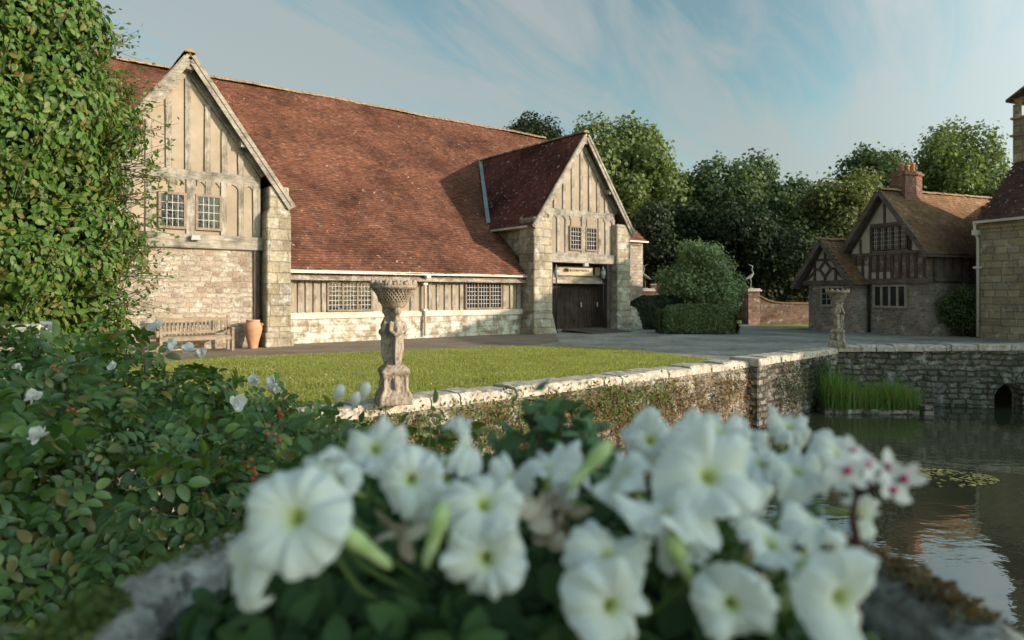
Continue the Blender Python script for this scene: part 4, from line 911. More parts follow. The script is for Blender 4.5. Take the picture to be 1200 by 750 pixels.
for x in (-.16, .75):
    for y in (2.2, 3.0): bc.box(x, x + .2, y, y + .2, 8.36, 8.85)
for k in range(8):
    a0, a1 = PI * k / 8, PI * (k + 1) / 8
    for y in (2.2, 3.0): bc.prism([(.395 - .36 * math.cos(a0), y + .01, 8.78 + .25 * math.sin(a0)), (.395 - .36 * math.cos(a1), y + .01, 8.78 + .25 * math.sin(a1)), (.395 - .555 * math.cos(a1), y + .01, 9.08), (.395 - .555 * math.cos(a0), y + .01, 9.08)], (0, .18, 0))
bcote = bc.build('bellcote', M['manorstone'], man)
rf = MB()
for e in (-1, 1): rf.prism([(.395 + e * .75, 2.08, 8.98), (.395, 2.08, 9.40), (.395, 2.08, 9.50), (.395 + e * .75, 2.08, 9.08)], (0, 1.24, 0))
rf.build('bellcote_roof', M['roofmanor'], bcote)
MB().lathe([(.17, 8.5), (.15, 8.56), (.11, 8.68), (.085, 8.80), (.03, 8.84)], 16, (.4, 2.7, 0)).build('bell', plain('old_bell_bronze', (.42, .28, .10), .4, .5, .6), bcote)

# ------------------------------------------------------------------ gate piers, herons, brick wall
def gate_pier(x, y, label, h=1.75):
    t = empty('gate_pier', (x, y, 0), .2, label, 'gate pier', 'brick gate piers with herons')
    MB().box(-.33, .33, -.33, .33, 0, h).build('pier_shaft', M['oldbrick'], t); cp = MB().box(-.42, .42, -.42, .42, h, h + .10); cp.box(-.37, .37, -.37, .37, h + .10, h + .16); cp.build('pier_cap', M['coping'], t, bevel=.02); return h + .16
def heron(x, y, z, rz, label):
    t = empty('heron_statue', (x, y, z), rz, label, 'statue', 'heron statues on the gate piers')
    b = MB(); b.tube([(-.30, 0, .50), (-.16, 0, .58), (0, 0, .66), (.10, 0, .76), (.13, 0, .85), (.08, 0, .95), (.05, 0, 1.03), (.09, 0, 1.12), (.10, 0, 1.18), (.08, 0, 1.22)], [.02, .07, .095, .065, .045, .035, .03, .03, .04, .03], 10)
    b.tube([(.06, 0, 1.20), (-.06, 0, 1.27), (-.2, 0, 1.34)], [.032, .02, .006], 8)
    for s in (-.035, .035): b.tube([(-.02, s, .62), (.02, s, .35), (-.01, s, 0)], [.025, .016, .018], 6)
    ell(b, (0, 0, .015), (.16, .12, .03)); fused(b, 'heron_body', .018, M['bronze'], t, 2)
    for s in (-.08, .08): MB().prism([(.06, s, .72), (-.18, s, .63), (-.38, s * .6, .46), (-.12, s, .54)], (0, .015, 0)).build('folded_wing', M['bronze'], t)
hz = gate_pier(12.75, 36.0, 'brick gate pier with a heron, joined to the ramped garden wall'); heron(12.75, 36.0, hz, .2, 'slender heron statue on the brick gate pier beside the ramped wall')
hz = gate_pier(7.12, 36.0, 'brick gate pier half hidden behind the barn porch'); heron(7.12, 36.0, hz, 2.9, 'heron statue half hidden at the edge of the barn porch')
gw = empty('brick_garden_wall', (13.1, 36.0, 0), -.03, 'old brick garden wall ramping down from the heron pier to the lodge', 'wall')
pts = [(0, 1.55), (.25, 1.42), (.6, 1.24), (1.0, 1.14), (1.5, 1.10), (6.5, 1.08)]
g = MB(); cp = MB()
for (x0, z0), (x1, z1) in zip(pts, pts[1:]):
    g.prism([(x0, 0, 0), (x1, 0, 0), (x1, 0, z1), (x0, 0, z0)], (0, .3, 0)); cp.prism([(x0, -.05, z0 + .002), (x1, -.05, z1 + .002), (x1, -.05, z1 + .08), (x0, -.05, z0 + .08)], (0, .4, 0))
g.build('brickwork', M['oldbrick'], gw); cp.build('coping', M['ridge'], gw)
g2 = empty('brick_garden_wall', (7.5, 36.3, 0), 0, 'old brick wall glimpsed through the round shrub', 'wall')
MB().box(0, 1.6, 0, .3, 0, 2.1).build('brickwork', M['oldbrick'], g2); MB().box(3.2, 4.5, 0, .3, 0, 1.6).build('brickwork', M['oldbrick'], g2); MB().box(-.02, 1.62, -.04, .34, 2.1, 2.17).build('coping', M['coping'], g2); MB().box(3.18, 4.52, -.04, .34, 1.6, 1.67).build('coping', M['coping'], g2)

# ------------------------------------------------------------------ trees and shrubs
def crown_pts(blobs, n, r, shell=.35):
    """leaf positions and outward normals spread over a cloud of clumps (x,y,z,rx,rz)"""
    B = np.array(blobs, float); wgt = B[:, 3] ** 2; i = r.choice(len(B), n, p=wgt / wgt.sum())
    d = norm(r.normal(size=(n, 3))); rad = 1 - shell * r.uniform(0, 1, n) ** 1.6
    pos = B[i, :3] + d * rad[:, None] * np.c_[B[i, 3], B[i, 3], B[i, 4]]
    ins = np.zeros(n, bool)
    for b in B: ins |= np.sum(((pos - b[:3]) / np.array([b[3], b[3], b[4]])) ** 2, axis=1) < .42
    return pos[~ins], d[~ins]
def blob_crown(R, H, z0, nb, r, rs=(.28, .45), shape=None):
    out = []
    for k in range(nb):
        d = norm(r.normal(size=3)); u = r.uniform(.42, .94); z = d[2] * u; prof = 1.0 if shape is None else shape((z + 1) / 2)
        s = r.uniform(*rs) * R * (.75 + .25 * prof); out.append((d[0] * u * R * prof, d[1] * u * R * prof, z0 + H / 2 + z * H / 2, s, s * r.uniform(.65, 1.35)))
    return out
def tree(name, loc, label, R, H, z0, nleaf, leaf, m, nb=30, seed=1, shape=None, group='trees behind the buildings', cat='tree', rs=(.26, .42), tmpl=LEAF2, up=.35, flat=1.0, shell=.4, trunk_r=None):
    r = np.random.default_rng(seed); t = empty(name, loc, 0, label, cat, group)
    bl = blob_crown(R, H, z0, nb, r, rs, shape); P, N = crown_pts(bl, nleaf, r, shell); k = len(P)
    nr = N + np.array([0, 0, up]) + r.normal(0, .55, (k, 3))
    V, Fc = scatter(tmpl[0], tmpl[1], P + r.normal(0, leaf * 1.3, (k, 3)), frames(nr, r), leaf * r.uniform(.6, 1.35, k))
    link('crown', mesh_np('crown', V, Fc), m, t)
    tr = MB(); rr = trunk_r or max(.08, R * .07); top = z0 + H * .55
    tr.tube([(0, 0, 0), (rr * .3, 0, top * .4), (-rr * .2, rr * .3, top * .75), (0, 0, top)], [rr * 1.5, rr, rr * .75, rr * .35], 10)
    for b in bl[::max(1, nb // 9)]: st = Vector((0, 0, min(b[2] * .6, top * .9) if b[2] > 0 else 0)); e = Vector(b[:3]); tr.tube([st, st.lerp(e, .5) + Vector((0, 0, -.05 * H)) * .5, e], [rr * .45, rr * .28, rr * .1], 6)
    tr.build('trunk', M['bark'], t); return t
G = 'trees behind the buildings'
tree('broadleaf_tree', (7.5, 47, 0), 'tall rounded broadleaf tree rising behind the entrance gable of the barn', 4.6, 12.6, 1.6, 70000, .19, M['broad'], 95, 101, rs=(.15, .30))
tree('broadleaf_tree', (16.2, 49, 0), 'full deep green tree in the middle of the treeline behind the round shrub', 5.2, 11.0, 1.2, 70000, .19, M['broad2'], 110, 102, rs=(.13, .27))
tree('yew_tree', (14.2, 42, 0), 'dark spreading yew behind the heron gate pier', 4.3, 6.6, .3, 40000, .15, M['yew'], 80, 103, rs=(.16, .3))
tree('yew_tree', (9.2, 42, 0), 'dark yew filling the gap right of the barn porch', 3.2, 7.4, .2, 36000, .15, M['yew'], 70, 104, rs=(.18, .32))
tree('cypress_tree', (20.6, 42.5, 0), 'feathery olive green conifer behind the small gable of the lodge', 3.9, 9.0, .3, 60000, .15, M['cypress'], 120, 105, rs=(.11, .24), shape=lambda q: 1.05 - .45 * max(0, q - .35))
tree('broadleaf_tree', (25.5, 48, 0), 'small dark tree between the conifer and the lodge chimney', 2.9, 8.0, 4.0, 26000, .17, M['broad2'], 60, 106, rs=(.16, .3))
tree('broadleaf_tree', (34.0, 52, 0), 'broad sunlit tree rising behind the lodge roof beside the bellcote', 5.6, 11.4, 3.0, 60000, .19, M['broad'], 100, 107, rs=(.14, .27))
tree('cedar_tree', (1.9, 62, 0), 'distant dark cedar top showing just above the barn ridge', 3.6, 4.6, 13.0, 20000, .18, M['yew'], 50, 108, rs=(.16, .3))
tree('yew_tree', (19.0, 54, 0), 'far dark evergreen between the treeline and the conifer', 4.4, 9.5, .3, 26000, .2, M['yew'], 60, 109, rs=(.16, .3))
tree('broadleaf_tree', (29.5, 58, 0), 'far dim tree seen between the lodge chimney and the treeline', 4.6, 10.5, .5, 26000, .2, M['broad2'], 60, 110, rs=(.16, .3))
tree('yew_tree', (24.5, 44, 0), 'low dark yew close behind the lodge roofs', 3.6, 6.0, .2, 26000, .17, M['yew'], 60, 111, rs=(.16, .3))
tree('round_shrub', (8.85, 31.8, 0), 'tall rounded garden shrub behind the clipped box hedge', 1.8, 4.05, .05, 28000, .085, M['shrub'], 70, 112, group=None, cat='shrub', rs=(.16, .3), shape=lambda q: 1.12 - .5 * max(0, q - .4))
def hedge(name, loc, rz, L, D, H, label, n, m, rnd=.3, leaf=.05, seed=1):
    r = np.random.default_rng(seed); t = empty(name, loc, rz, label, 'hedge')
    def surf(k):
        a = r.uniform(-1, 1, k) * (L / 2); th = r.uniform(0, PI, k); p = 3.2
        y = np.sign(np.cos(th)) * np.abs(np.cos(th)) ** (2 / p) * D / 2; z = np.abs(np.sin(th)) ** (2 / p) * H
        e = np.clip(1 - (np.abs(a) / (L / 2)) ** 5, 0, 1) ** .4; q = r.uniform(0, 1, k) < .12
        a = np.where(q, np.sign(a) * L / 2 * .99, a); e = np.where(q, r.uniform(0, 1, k) ** .5, e); return a, y * e, z * (.25 + .75 * e) * np.where(q, r.uniform(0.05, 1, k), 1)
    a, y, z = surf(n); nr = np.stack([a / L * np.where(np.abs(a) > L * .47, 6, .3), y / D * 2, (z / H) ** 3 * 1.2], 1) + r.normal(0, .45, (n, 3))
    P = np.stack([a, y, z], 1); P += (.06 * vnoise(P, seed, 3) + .03 * vnoise(P, seed + 1, 8))[:, None] * norm(nr) - r.uniform(0, .12, n)[:, None] * norm(np.stack([a * 0, y, z - H * .4], 1)); P[:, 2] = np.maximum(P[:, 2], .01)
    V, Fc = scatter(LEAF2[0], LEAF2[1], P, frames(nr, r), leaf * r.uniform(.7, 1.4, n)); link('foliage', mesh_np('foliage', V, Fc), m, t)
    MB().box(-L / 2 + .5, L / 2 - .5, -D / 4, D / 4, 0, H * .55).build('twig_core', M['bark'], t)
hedge('box_hedge', (7.55, 27.6, 0), -.1, 3.15, 1.5, 1.2, 'loaf shaped clipped box hedge beside the gravel drive', 26000, M['box'], leaf=.055, seed=3)
hedge('field_hedge', (20, 66, 0), 0, 90, 3, 3.4, 'distant dark field hedge seen beneath the treeline', 26000, M['yew'], leaf=.3, seed=5)
hedge('yew_hedge', (6.75, 31.0, 0), .1, 2.8, .9, 1.55, 'dark upright hedge between the barn porch and the round shrub', 14000, M['yew'], leaf=.07, seed=4)
def bush(name, loc, label, R, H, n, leaf, m, seed, cat='shrub', tmpl=LEAF4, nb=22): return tree(name, loc, label, R, H, 0.02, n, leaf, m, nb, seed, group=None, cat=cat, tmpl=tmpl, rs=(.3, .5), trunk_r=.04)
p_ = LB + LX * .55 + LQ * 1.2
bush('wall_shrub', (p_.x, p_.y, 0), 'dark evergreen shrub trained against the side wall of the lodge', .85, 2.05, 9000, .09, M['box'], 120)

# tall climber / hornbeam at the left edge
def climber():
    r = np.random.default_rng(31); t = empty('leafy_column_tree', (-7.75, 9.9, 0), 0, 'tall leafy tree filling the left edge in front of the barn', 'tree')
    bl = []
    for k in range(190):
        z = r.uniform(.2, 7.8); a = r.uniform(0, 2 * PI); R = float(np.interp(z, [0, 1.0, 2.5, 4.2, 5.4, 6.3, 7.0, 8], [1.65, 1.75, 1.95, 1.92, 1.5, 1.0, .75, .35])); u = r.uniform(.62, .97); s = r.uniform(.24, .62)
        bl.append((math.cos(a) * R * u, math.sin(a) * R * u, z, s, s * .9))
    P, N = crown_pts(bl, 150000, r, .6); k = len(P); nr = N + np.c_[P[:, :2] * .25, np.full(k, .15)] + r.normal(0, .45, (k, 3)); tg = np.c_[N[:, :2] * .4, np.full(k, -1.0)] + r.normal(0, .5, (k, 3))
    A = scatter(OVAL[0], OVAL[1], P, frames(nr, r, np.cross(tg, nr)), .098 * r.uniform(.5, 1.5, k))
    # loose shoots that break the outline
    n = 420; pts = []; d0 = []
    st = MB()
    for i in range(n):
        z = r.uniform(1.2, 7.6); a = r.uniform(-1.9, .9); R = float(np.interp(z, [0, 1.0, 2.5, 4.2, 5.4, 6.3, 7.0, 8], [1.75, 1.85, 2.1, 2.05, 1.6, 1.1, .85, .4])); o = Vector((math.cos(a) * R, math.sin(a) * R, z)); d = Vector((math.cos(a), math.sin(a), r.uniform(-.3, .9))).normalized(); L = r.uniform(.15, .6)
        st.tube([o - d * .3, o, o + d * L + Vector((0, 0, -.05))], [.008, .006, .003], 4)
        for q in range(7): pts.append(o + d * L * (q / 6) + Vector(r.normal(0, .03, 3))); d0.append(d + Vector(r.normal(0, .6, 3)))
    pts = np.array(pts); d0 = np.array(d0); Bq = scatter(OVAL[0], OVAL[1], pts, frames(np.cross(d0, r.normal(size=d0.shape)) + np.array([0, 0, .6]), r), .085 * r.uniform(.5, 1.2, len(pts)))
    n = 26000; a = r.uniform(0, 2 * PI, n); z = r.uniform(.1, 6.9, n); q = np.interp(z, [0, 1.0, 2.5, 4.2, 5.4, 6.3, 7.0], [1.4, 1.5, 1.6, 1.6, 1.3, .9, .6]) * r.uniform(.75, 1.0, n); Pi = np.c_[np.cos(a) * q, np.sin(a) * q, z]
    Cq = scatter(OVAL[0], OVAL[1], Pi, frames(np.c_[np.cos(a), np.sin(a), a * 0 + .3] + r.normal(0, .5, (n, 3)), r), .14 * r.uniform(.7, 1.3, n))
    V, Fc = merge([A, Bq, Cq]); link('crown', mesh_np('crown', V, Fc), M['ivy'], t)
    tr = st; tr.tube([(0, 0, 0), (.1, 0, 3), (0, .1, 5.5), (0, 0, 7.4)], [.3, .24, .16, .05], 10)
    for b in bl[::6]: tr.tube([(0, 0, b[2] * .8), (b[0] * .5, b[1] * .5, b[2] * .92), b[:3]], [.06, .04, .015], 5)
    tr.build('trunk', M['bark'], t)
climber()

# ------------------------------------------------------------------ rose bush in the left foreground
def rose_surface(x, y):
    z = 1.39 - .06 * (x + 2.2) ** 2 * (x < -2.2) - .45 * np.clip(x + 2.2, 0, 1.1) - .2 * np.clip(x + 1.1, 0, 9) - .16 * np.clip(3.2 - y, 0, 9) - .45 * np.clip(y - 3.7, 0, 9)
    return z + .05 * np.sin(x * 3.1 + y * 1.3) + .04 * np.sin(y * 4.3 - x * 2.0)
def rose_leaf_tmpl():
    parts = []
    lv, lf = oval_leaf(.22, -.16, 1.12)
    for k, (s, sc) in enumerate(((.30, .30), (.55, .36), (.80, .38))):
        for sg in (-1, 1):
            a = sg * 1.15; R = np.array([[math.cos(a), -math.sin(a), 0], [math.sin(a), math.cos(a), 0], [0, 0, 1]])
            parts.append(((lv * sc) @ R.T + np.array([sg * .015 * -1, s, -.06 * s * s]), lf))
    parts.append((lv * .42 + np.array([0, .95, -.07]), lf)); V, Fc = merge([(p, f) for p, f in parts])
    st = np.array([(-.008, 0, 0), (.008, 0, 0), (.006, 1, -.06), (-.006, 1, -.06)]); return merge([(V, Fc), (st, np.array([(0, 1, 2, 3)]))])
def rose_bush():
    r = np.random.default_rng(41); t = empty('rose_bush', (-2.0, 2.6, 0), 0, 'sprawling rugosa rose bush with white blooms in the left foreground', 'rose bush')
    o = np.array([-2.0, 2.6, 0]); n = 6800
    x = r.uniform(-4.9, -.2, n); y = r.uniform(.95, 5.2, n)
    right = -.40 - .09 * (y - 1.0); left = -.95 * y - .9
    ok = (x < right + r.normal(0, .05, n)) & (x > left); x, y = x[ok], y[ok]; n = len(x)
    zs = rose_surface(x, y); dep = np.abs(r.normal(0, .16, n)) + (r.uniform(size=n) < .25) * r.uniform(0, .6, n); z = np.maximum(zs - dep, .12)
    near = y < 1.9; z = np.where(near & (r.uniform(size=n) < .5), r.uniform(.25, 1.0, n) * zs, z)
    P = np.stack([x, y, z], 1); e = .02
    g = np.stack([-(rose_surface(x + e, y) - zs) / e, -(rose_surface(x, y + e) - zs) / e, np.ones(n)], 1); g[:, 1] -= .35
    nr = norm(g) + r.normal(0, .5, (n, 3)); a = r.uniform(0, 2 * PI, n); out = np.stack([np.cos(a), np.sin(a) - .3, r.uniform(-.6, .5, n)], 1)
    R = frames(nr, r, np.cross(out, nr)); tv, tf = rose_leaf_tmpl()
    sc = .185 * r.uniform(.5, 1.25, n); V, Fc = scatter(tv, tf, P - o, R, sc); link('foliage', mesh_np('foliage', V, Fc), M['rose'], t)
    c = MB(); rr = random.Random(3)
    for i in range(110):
        k = rr.randrange(n); p = Vector(P[k] - o); b = Vector((p.x * .55 + rr.uniform(-.3, .3), p.y * .6 + rr.uniform(-.3, .3), 0)); c.tube([b, b.lerp(p, .5) + Vector((rr.uniform(-.1, .1), rr.uniform(-.1, .1), .12)), p], [.011, .008, .004], 5)
    c.build('canes', M['bark'], t)
    lv, lf = oval_leaf(.3, .5, 1.9)
    def bloom(px, py, Y, s, tilt=(0, -.5, .8), sd=1):
        rb_ = np.random.default_rng(sd); k = 9; an = np.arange(k) * 2 * PI / k * 1.13 + rb_.uniform(0, 1); c0 = at(px, py, Y); axis = norm(np.array(tilt) + rb_.normal(0, .35, 3))[None]; Fr = frames(axis, rb_)[0]
        dirs = np.stack([np.cos(an), np.sin(an), np.full(k, .25)], 1) @ Fr.T; nn = norm(np.tile(axis, (k, 1)) - dirs * .5 + rb_.normal(0, .42, (k, 3)))
        V, Fc = scatter(lv, lf, np.zeros((k, 3)), frames(nn, rb_, np.cross(dirs, nn)), s * rb_.uniform(.8, 1.1, k)); link('flower', mesh_np('flower', V, Fc, smooth=True), M['rosepetal'], t, Vector(c0) - Vector(o))
    for i, a_ in enumerate([(46, 512, 2.0, .035), (38, 466, 2.5, .035), (24, 430, 3.0, .03), (205, 407, 3.5, .05), (222, 412, 3.4, .045), (237, 416, 3.5, .045), (278, 473, 2.6, .036), (300, 446, 3.0, .035), (321, 450, 2.9, .036), (323, 458, 2.95, .03), (133, 430, 3.2, .03), (55, 384, 3.9, .055), (20, 396, 3.8, .05), (185, 385, 3.9, .055)]): bloom(*a_, sd=i)
    def hips(pts, nm, m, s):
        rb_ = np.random.default_rng(9)
        for (px, py, Y) in pts:
            mb = MB(); p = Vector(at(px, py, Y)) - Vector(o)
            for q in range(3): ell(mb, tuple(p + Vector(rb_.normal(0, .009, 3))), (s * .55, s * .55, s * .5), 6)
            mb.build(nm, m, t)
    hips([(338, 552, 1.75), (333, 520, 1.9), (328, 488, 2.2), (330, 480, 2.2), (298, 557, 1.9), (296, 545, 2), (66, 432, 2.8), (83, 481, 2.3), (320, 505, 2.1)], 'rose_hip', M['hip'], .013)
    # two pale buds standing up at the right of the bush
    for px, py, Y in ((397, 462, 1.5), (427, 460, 1.45), (416, 470, 1.6)):
        c0 = Vector(at(px, py, Y)) - Vector(o); b = MB().lathe([(.002, -.025), (.004, -.015), (.009, -.005), (.012, .006), (.010, .017), (.003, .024)], 10); b.build('flower_bud', M['rosepetal'], t, c0).rotation_euler = (.2, .35, 0)
rose_bush()
def leafy_sprig(name, label, spots, m, tmpl, leaf, seed, stemm, cat='plant', nl=9, spread=.05, stem_h=.25):
    r = np.random.default_rng(seed); P = []; N = []; st = MB(); o = Vector(at(*spots[0])); o.z -= stem_h
    t = empty(name, o, 0, label, cat)
    for (px, py, Y) in spots:
        p = Vector(at(px, py, Y)) - o; b = p - Vector((r.normal(0, .02), r.normal(0, .02), stem_h)); st.tube([b, b.lerp(p, .5), p], [.0035, .003, .002], 5)
        for k in range(nl): f = r.uniform(.35, 1.02); q = b.lerp(p, f); P.append(q + Vector(r.normal(0, spread * .25, 3))); N.append(r.normal(0, .7, 3) + np.array([0, -.2, .9]))
    P = np.array(P); V, Fc = scatter(tmpl[0], tmpl[1], P, frames(np.array(N), r), leaf * r.uniform(.6, 1.25, len(P))); link('foliage', mesh_np('foliage', V, Fc), m, t); st.build('stems', stemm, t); return t
leafy_sprig('bank_plant', 'green leafy plant in front of the urn statue at the end of the rose bush', [(385, 492, 1.7), (400, 496, 1.6), (372, 500, 1.8), (415, 500, 1.7), (430, 510, 1.6), (350, 500, 1.8), (395, 510, 1.7), (420, 515, 1.6), (360, 520, 1.7), (385, 530, 1.6), (430, 530, 1.7)], M['rose'], OVAL, .05, 61, M['greenstem'], nl=14, spread=.12)
leafy_sprig('bank_plant', 'low green weeds on the bank just right of the urn statue', [(490, 492, 2.2), (505, 495, 2.1), (520, 496, 2.2), (535, 490, 2.1), (548, 497, 2.2), (475, 498, 2.2), (512, 488, 2.3), (560, 505, 2.1), (585, 505, 2.2)], M['weedgreen'], OVAL, .05, 62, M['greenstem'], nl=12, spread=.1)

# ------------------------------------------------------------------ the planter and its petunias
PC = Vector((.02, .80, -.03))
pt = empty('stone_planter', PC, 0, 'big round stone planter crusted with lichen and moss', 'planter')
def rim_fn(a, z): return 1 + .012 * math.sin(5 * a + 1) + .010 * math.sin(11 * a)
def roughen(o, amp, f, seed=1):
    me = o.data; co = np.empty(len(me.vertices) * 3, np.float32); me.vertices.foreach_get('co', co); co = co.reshape(-1, 3); no = np.empty(len(me.vertices) * 3, np.float32); me.vertices.foreach_get('normal', no)
    q = vnoise(co, seed, f) + .6 * vnoise(co, seed + 1, f * 2.3) + .4 * vnoise(co, seed + 2, f * 5)
    co += no.reshape(-1, 3) * (amp * q)[:, None]; me.vertices.foreach_set('co', co.ravel()); me.update()
_rp = [(.535, 1.135), (.565, 1.15), (.585, 1.175), (.58, 1.205), (.56, 1.235), (.53, 1.252), (.495, 1.25), (.47, 1.235), (.46, 1.20), (.455, 1.12)]
_rq = [(float(np.interp(t_, range(10), [a for a, b in _rp])), float(np.interp(t_, range(10), [b for a, b in _rp]))) for t_ in np.linspace(0, 9, 37)]
roughen(MB().lathe(_rq, 420, fn=rim_fn, caps=False).build('rim', M['planter'], pt), .006, 28, 3)
MB().lathe([(.15, .42), (.2, .45), (.3, .55), (.42, .72), (.49, .9), (.515, 1.05), (.53, 1.14)], 48, caps=False).build('bowl', M['planter'], pt)
MB().lathe([(.34, 0), (.34, .1), (.26, .13), (.18, .22), (.15, .36), (.18, .41), (.2, .44)], 32).build('foot', M['planter'], pt)
MB().lathe([(.458, 1.19), (.3, 1.215), (.02, 1.23)], 40).build('soil', M['soil'], pt)
def crust(n, m, size, arc, label_name, seed):
    r = np.random.default_rng(seed); a = r.uniform(*arc, n); q = r.uniform(.49, .59, n); P = np.stack([np.cos(a) * q, np.sin(a) * q, 1.252 - ((q - .51) / .075) ** 2 * .05 + .004 + r.uniform(0, .012, n)], 1)
    V, Fc = scatter(LEAF4[0], LEAF4[1], P, frames(np.array([0, 0, 1]) + r.normal(0, .6, (n, 3)), r), size * r.uniform(.5, 1.4, n)); link(label_name, mesh_np(label_name, V, Fc), m, pt)
crust(2600, M['weedgreen'], .014, (PI * .98, PI * 1.12), 'moss', 1); crust(900, M['weedgreen'], .012, (PI * .6, PI * .92), 'moss', 2); crust(900, M['weed'], .014, (-.05, .5), 'moss', 3)
pet = empty('petunia_plant', PC + Vector((0, 0, 1.2)), 0, 'mound of white petunias spilling over the planter rim', 'petunias')
PO = PC + Vector((0, 0, 1.2))
def petunia(pos, axis, R, seed, open_=1.0, tube=.055):
    r = np.random.default_rng(seed); nth = 90; prof = []
    #   (radius fraction, height along the axis)
    prof = [(.04, -tube * 1.25), (.055, -tube), (.075, -tube * .6), (.10, -tube * .27), (.145, -tube * .09), (.22, -.001), (.36, .004), (.52, .007), (.68, .008), (.82, .006), (.93, .002), (1.0, -.003)]
    ph = r.uniform(0, 6.28); V = []; UV = []
    th = np.arange(nth) * 2 * PI / nth
    c5 = np.cos(5 * th + ph); notch = -np.exp(-((np.mod((5 * th + ph + PI) / (2 * PI), 1) - .5) / .06) ** 2) * .09
    ruf = sum(r.normal(0, .8) * np.cos(k * th + r.uniform(0, 6.28)) / (1 + abs(k - 5) * .12) for k in (3, 4, 6, 8, 11)); frill = sum(r.normal(0, 1) * np.cos(k * th + r.uniform(0, 6.28)) for k in (17, 22, 26)); egg = 1 + .05 * np.cos(th + r.uniform(0, 6)) + .04 * np.cos(2 * th + r.uniform(0, 6))
    wob = sum(r.normal(0, 1) * np.cos(k * th + r.uniform(0, 6.28)) for k in (1, 2, 3)) 
    for f, h in prof:
        w = max(0, (f - .2) / .8); rad = R * f * (1 + w * (.045 * c5 + notch * .8 + .016 * ruf + .010 * frill * (f > .9))) * (1 + (egg - 1) * w); z = h * (1 if f < .4 else open_) + w ** 1.6 * (.0062 * ruf + .013 * wob + .0016 * frill) * R / .045 - .0018 * np.exp(-((np.mod((5 * th + ph + PI) / (2 * PI), 1) - .5) / .12) ** 2) * w - w * .008 * (c5 < -.6) - w ** 2 * R * .16 * (1.3 - open_)
        V.append(np.stack([rad * np.cos(th), rad * np.sin(th), z], 1)); UV.append(np.stack([np.full(nth, f), th / (2 * PI)], 1))
    V = np.concatenate(V); n = len(prof); Fc = []; uv = []
    for i in range(n - 1):
        for k in range(nth):
            k2 = (k + 1) % nth; Fc.append((i * nth + k, i * nth + k2, (i + 1) * nth + k2, (i + 1) * nth + k)); u1 = (k + 1) / nth; uv.append([(prof[i][0], k / nth), (prof[i][0], u1), (prof[i + 1][0], u1), (prof[i + 1][0], k / nth)])
    # stamens in the throat
    me = mesh_np('flower', V, np.array(Fc), np.array(uv), True)
    o = link('flower', me, M['petal'], pet, Vector(pos) - PO); o.rotation_euler = Vector(axis).to_track_quat('Z', 'Y').to_euler()
    back = Vector(pos) - Vector(axis).normalized() * tube * 1.2 - PO; root = Vector((back.x * .6, back.y * .7 + .05, max(.0, back.z - .12)))
    st = MB().tube([back + Vector(axis).normalized() * .012, back - Vector(axis).normalized() * .012, back.lerp(root, .4) + Vector((0, 0, -.01)), root], [.0045, .003, .0028, .003], 6)
    for k in range(5):
        a = 2 * PI * k / 5; x = Vector(axis).normalized().orthogonal().normalized(); y = Vector(axis).normalized().cross(x); dd = x * math.cos(a) + y * math.sin(a); st.tube([back, back + dd * .012 + Vector(axis).normalized() * .014], [.004, .0012], 4)
    st.build('flower_stalk', M['greenstem'], pet)
FL = [(665, 560, .80, .026, (-.2, -.6, .75), 31), (870, 575, .68, .030, (.2, -.6, .75), 33), (795, 640, .62, .026, (-.3, -.6, .7), 34), (925, 500, .9, .03, (.1, -.6, .8), 36), (520, 545, .82, .03, (-.1, -.6, .8), 37), (875, 515, .88, .032, (0, -.6, .8), 40),  # px, py, Y, radius(m), facing (x, y, z)
    (345, 606, .56, .047, (.05, -.9, .35), 1), (290, 668, .58, .034, (-.75, -.5, -.3), 1), (372, 545, .66, .030, (-.5, -.3, .75), 2), (440, 525, .74, .036, (-.1, -.75, .6), 3), (482, 562, .66, .034, (-.1, -.85, .45), 4), (545, 520, .76, .034, (.75, -.2, .65), 5),
    (568, 590, .62, .038, (.08, -.85, .5), 6), (570, 655, .60, .038, (0, -.97, .15), 7), (642, 548, .72, .036, (.1, -.3, .93), 8), (728, 558, .68, .034, (-.6, -.35, .7), 9), (763, 515, .82, .036, (.05, -.8, .55), 10), (832, 557, .62, .049, (.12, -.85, .5), 11), (778, 600, .60, .038, (-.55, -.35, .75), 12),
    (845, 507, .80, .034, (.1, -.75, .65), 13), (893, 542, .74, .036, (.1, -.5, .85), 14), (934, 552, .72, .036, (.25, -.45, .85), 15), (905, 637, .60, .037, (.2, -.6, .8), 16), (714, 652, .60, .038, (.1, -.75, .6), 17), (718, 712, .57, .041, (.1, -.97, .2), 18), (858, 708, .56, .034, (0, -.95, .25), 19),
    (988, 702, .54, .043, (.25, -.92, .25), 20), (985, 533, .80, .038, (.1, -.65, .75), 21), (1012, 600, .68, .026, (.85, -.4, .3), 22), (955, 618, .62, .030, (.3, -.3, .9), 23), (815, 520, .74, .034, (-.1, -.55, .8), 24), (505, 590, .68, .026, (.1, -.9, .4), 25), (600, 560, .74, .026, (.3, -.6, .7), 26), (395, 570, .66, .026, (-.3, -.8, .4), 27)]
for (px, py, Y, R, ax, sd) in FL:
    ax = tuple(Vector(ax) + Vector((random.uniform(-.25, .25), random.uniform(-.15, .25), random.uniform(-.25, .25))))
    petunia(at(px, py, Y), ax, R * .96, 200 + sd, 1.0 if ax[2] < .6 else .8, .05 if R > .03 else .045)
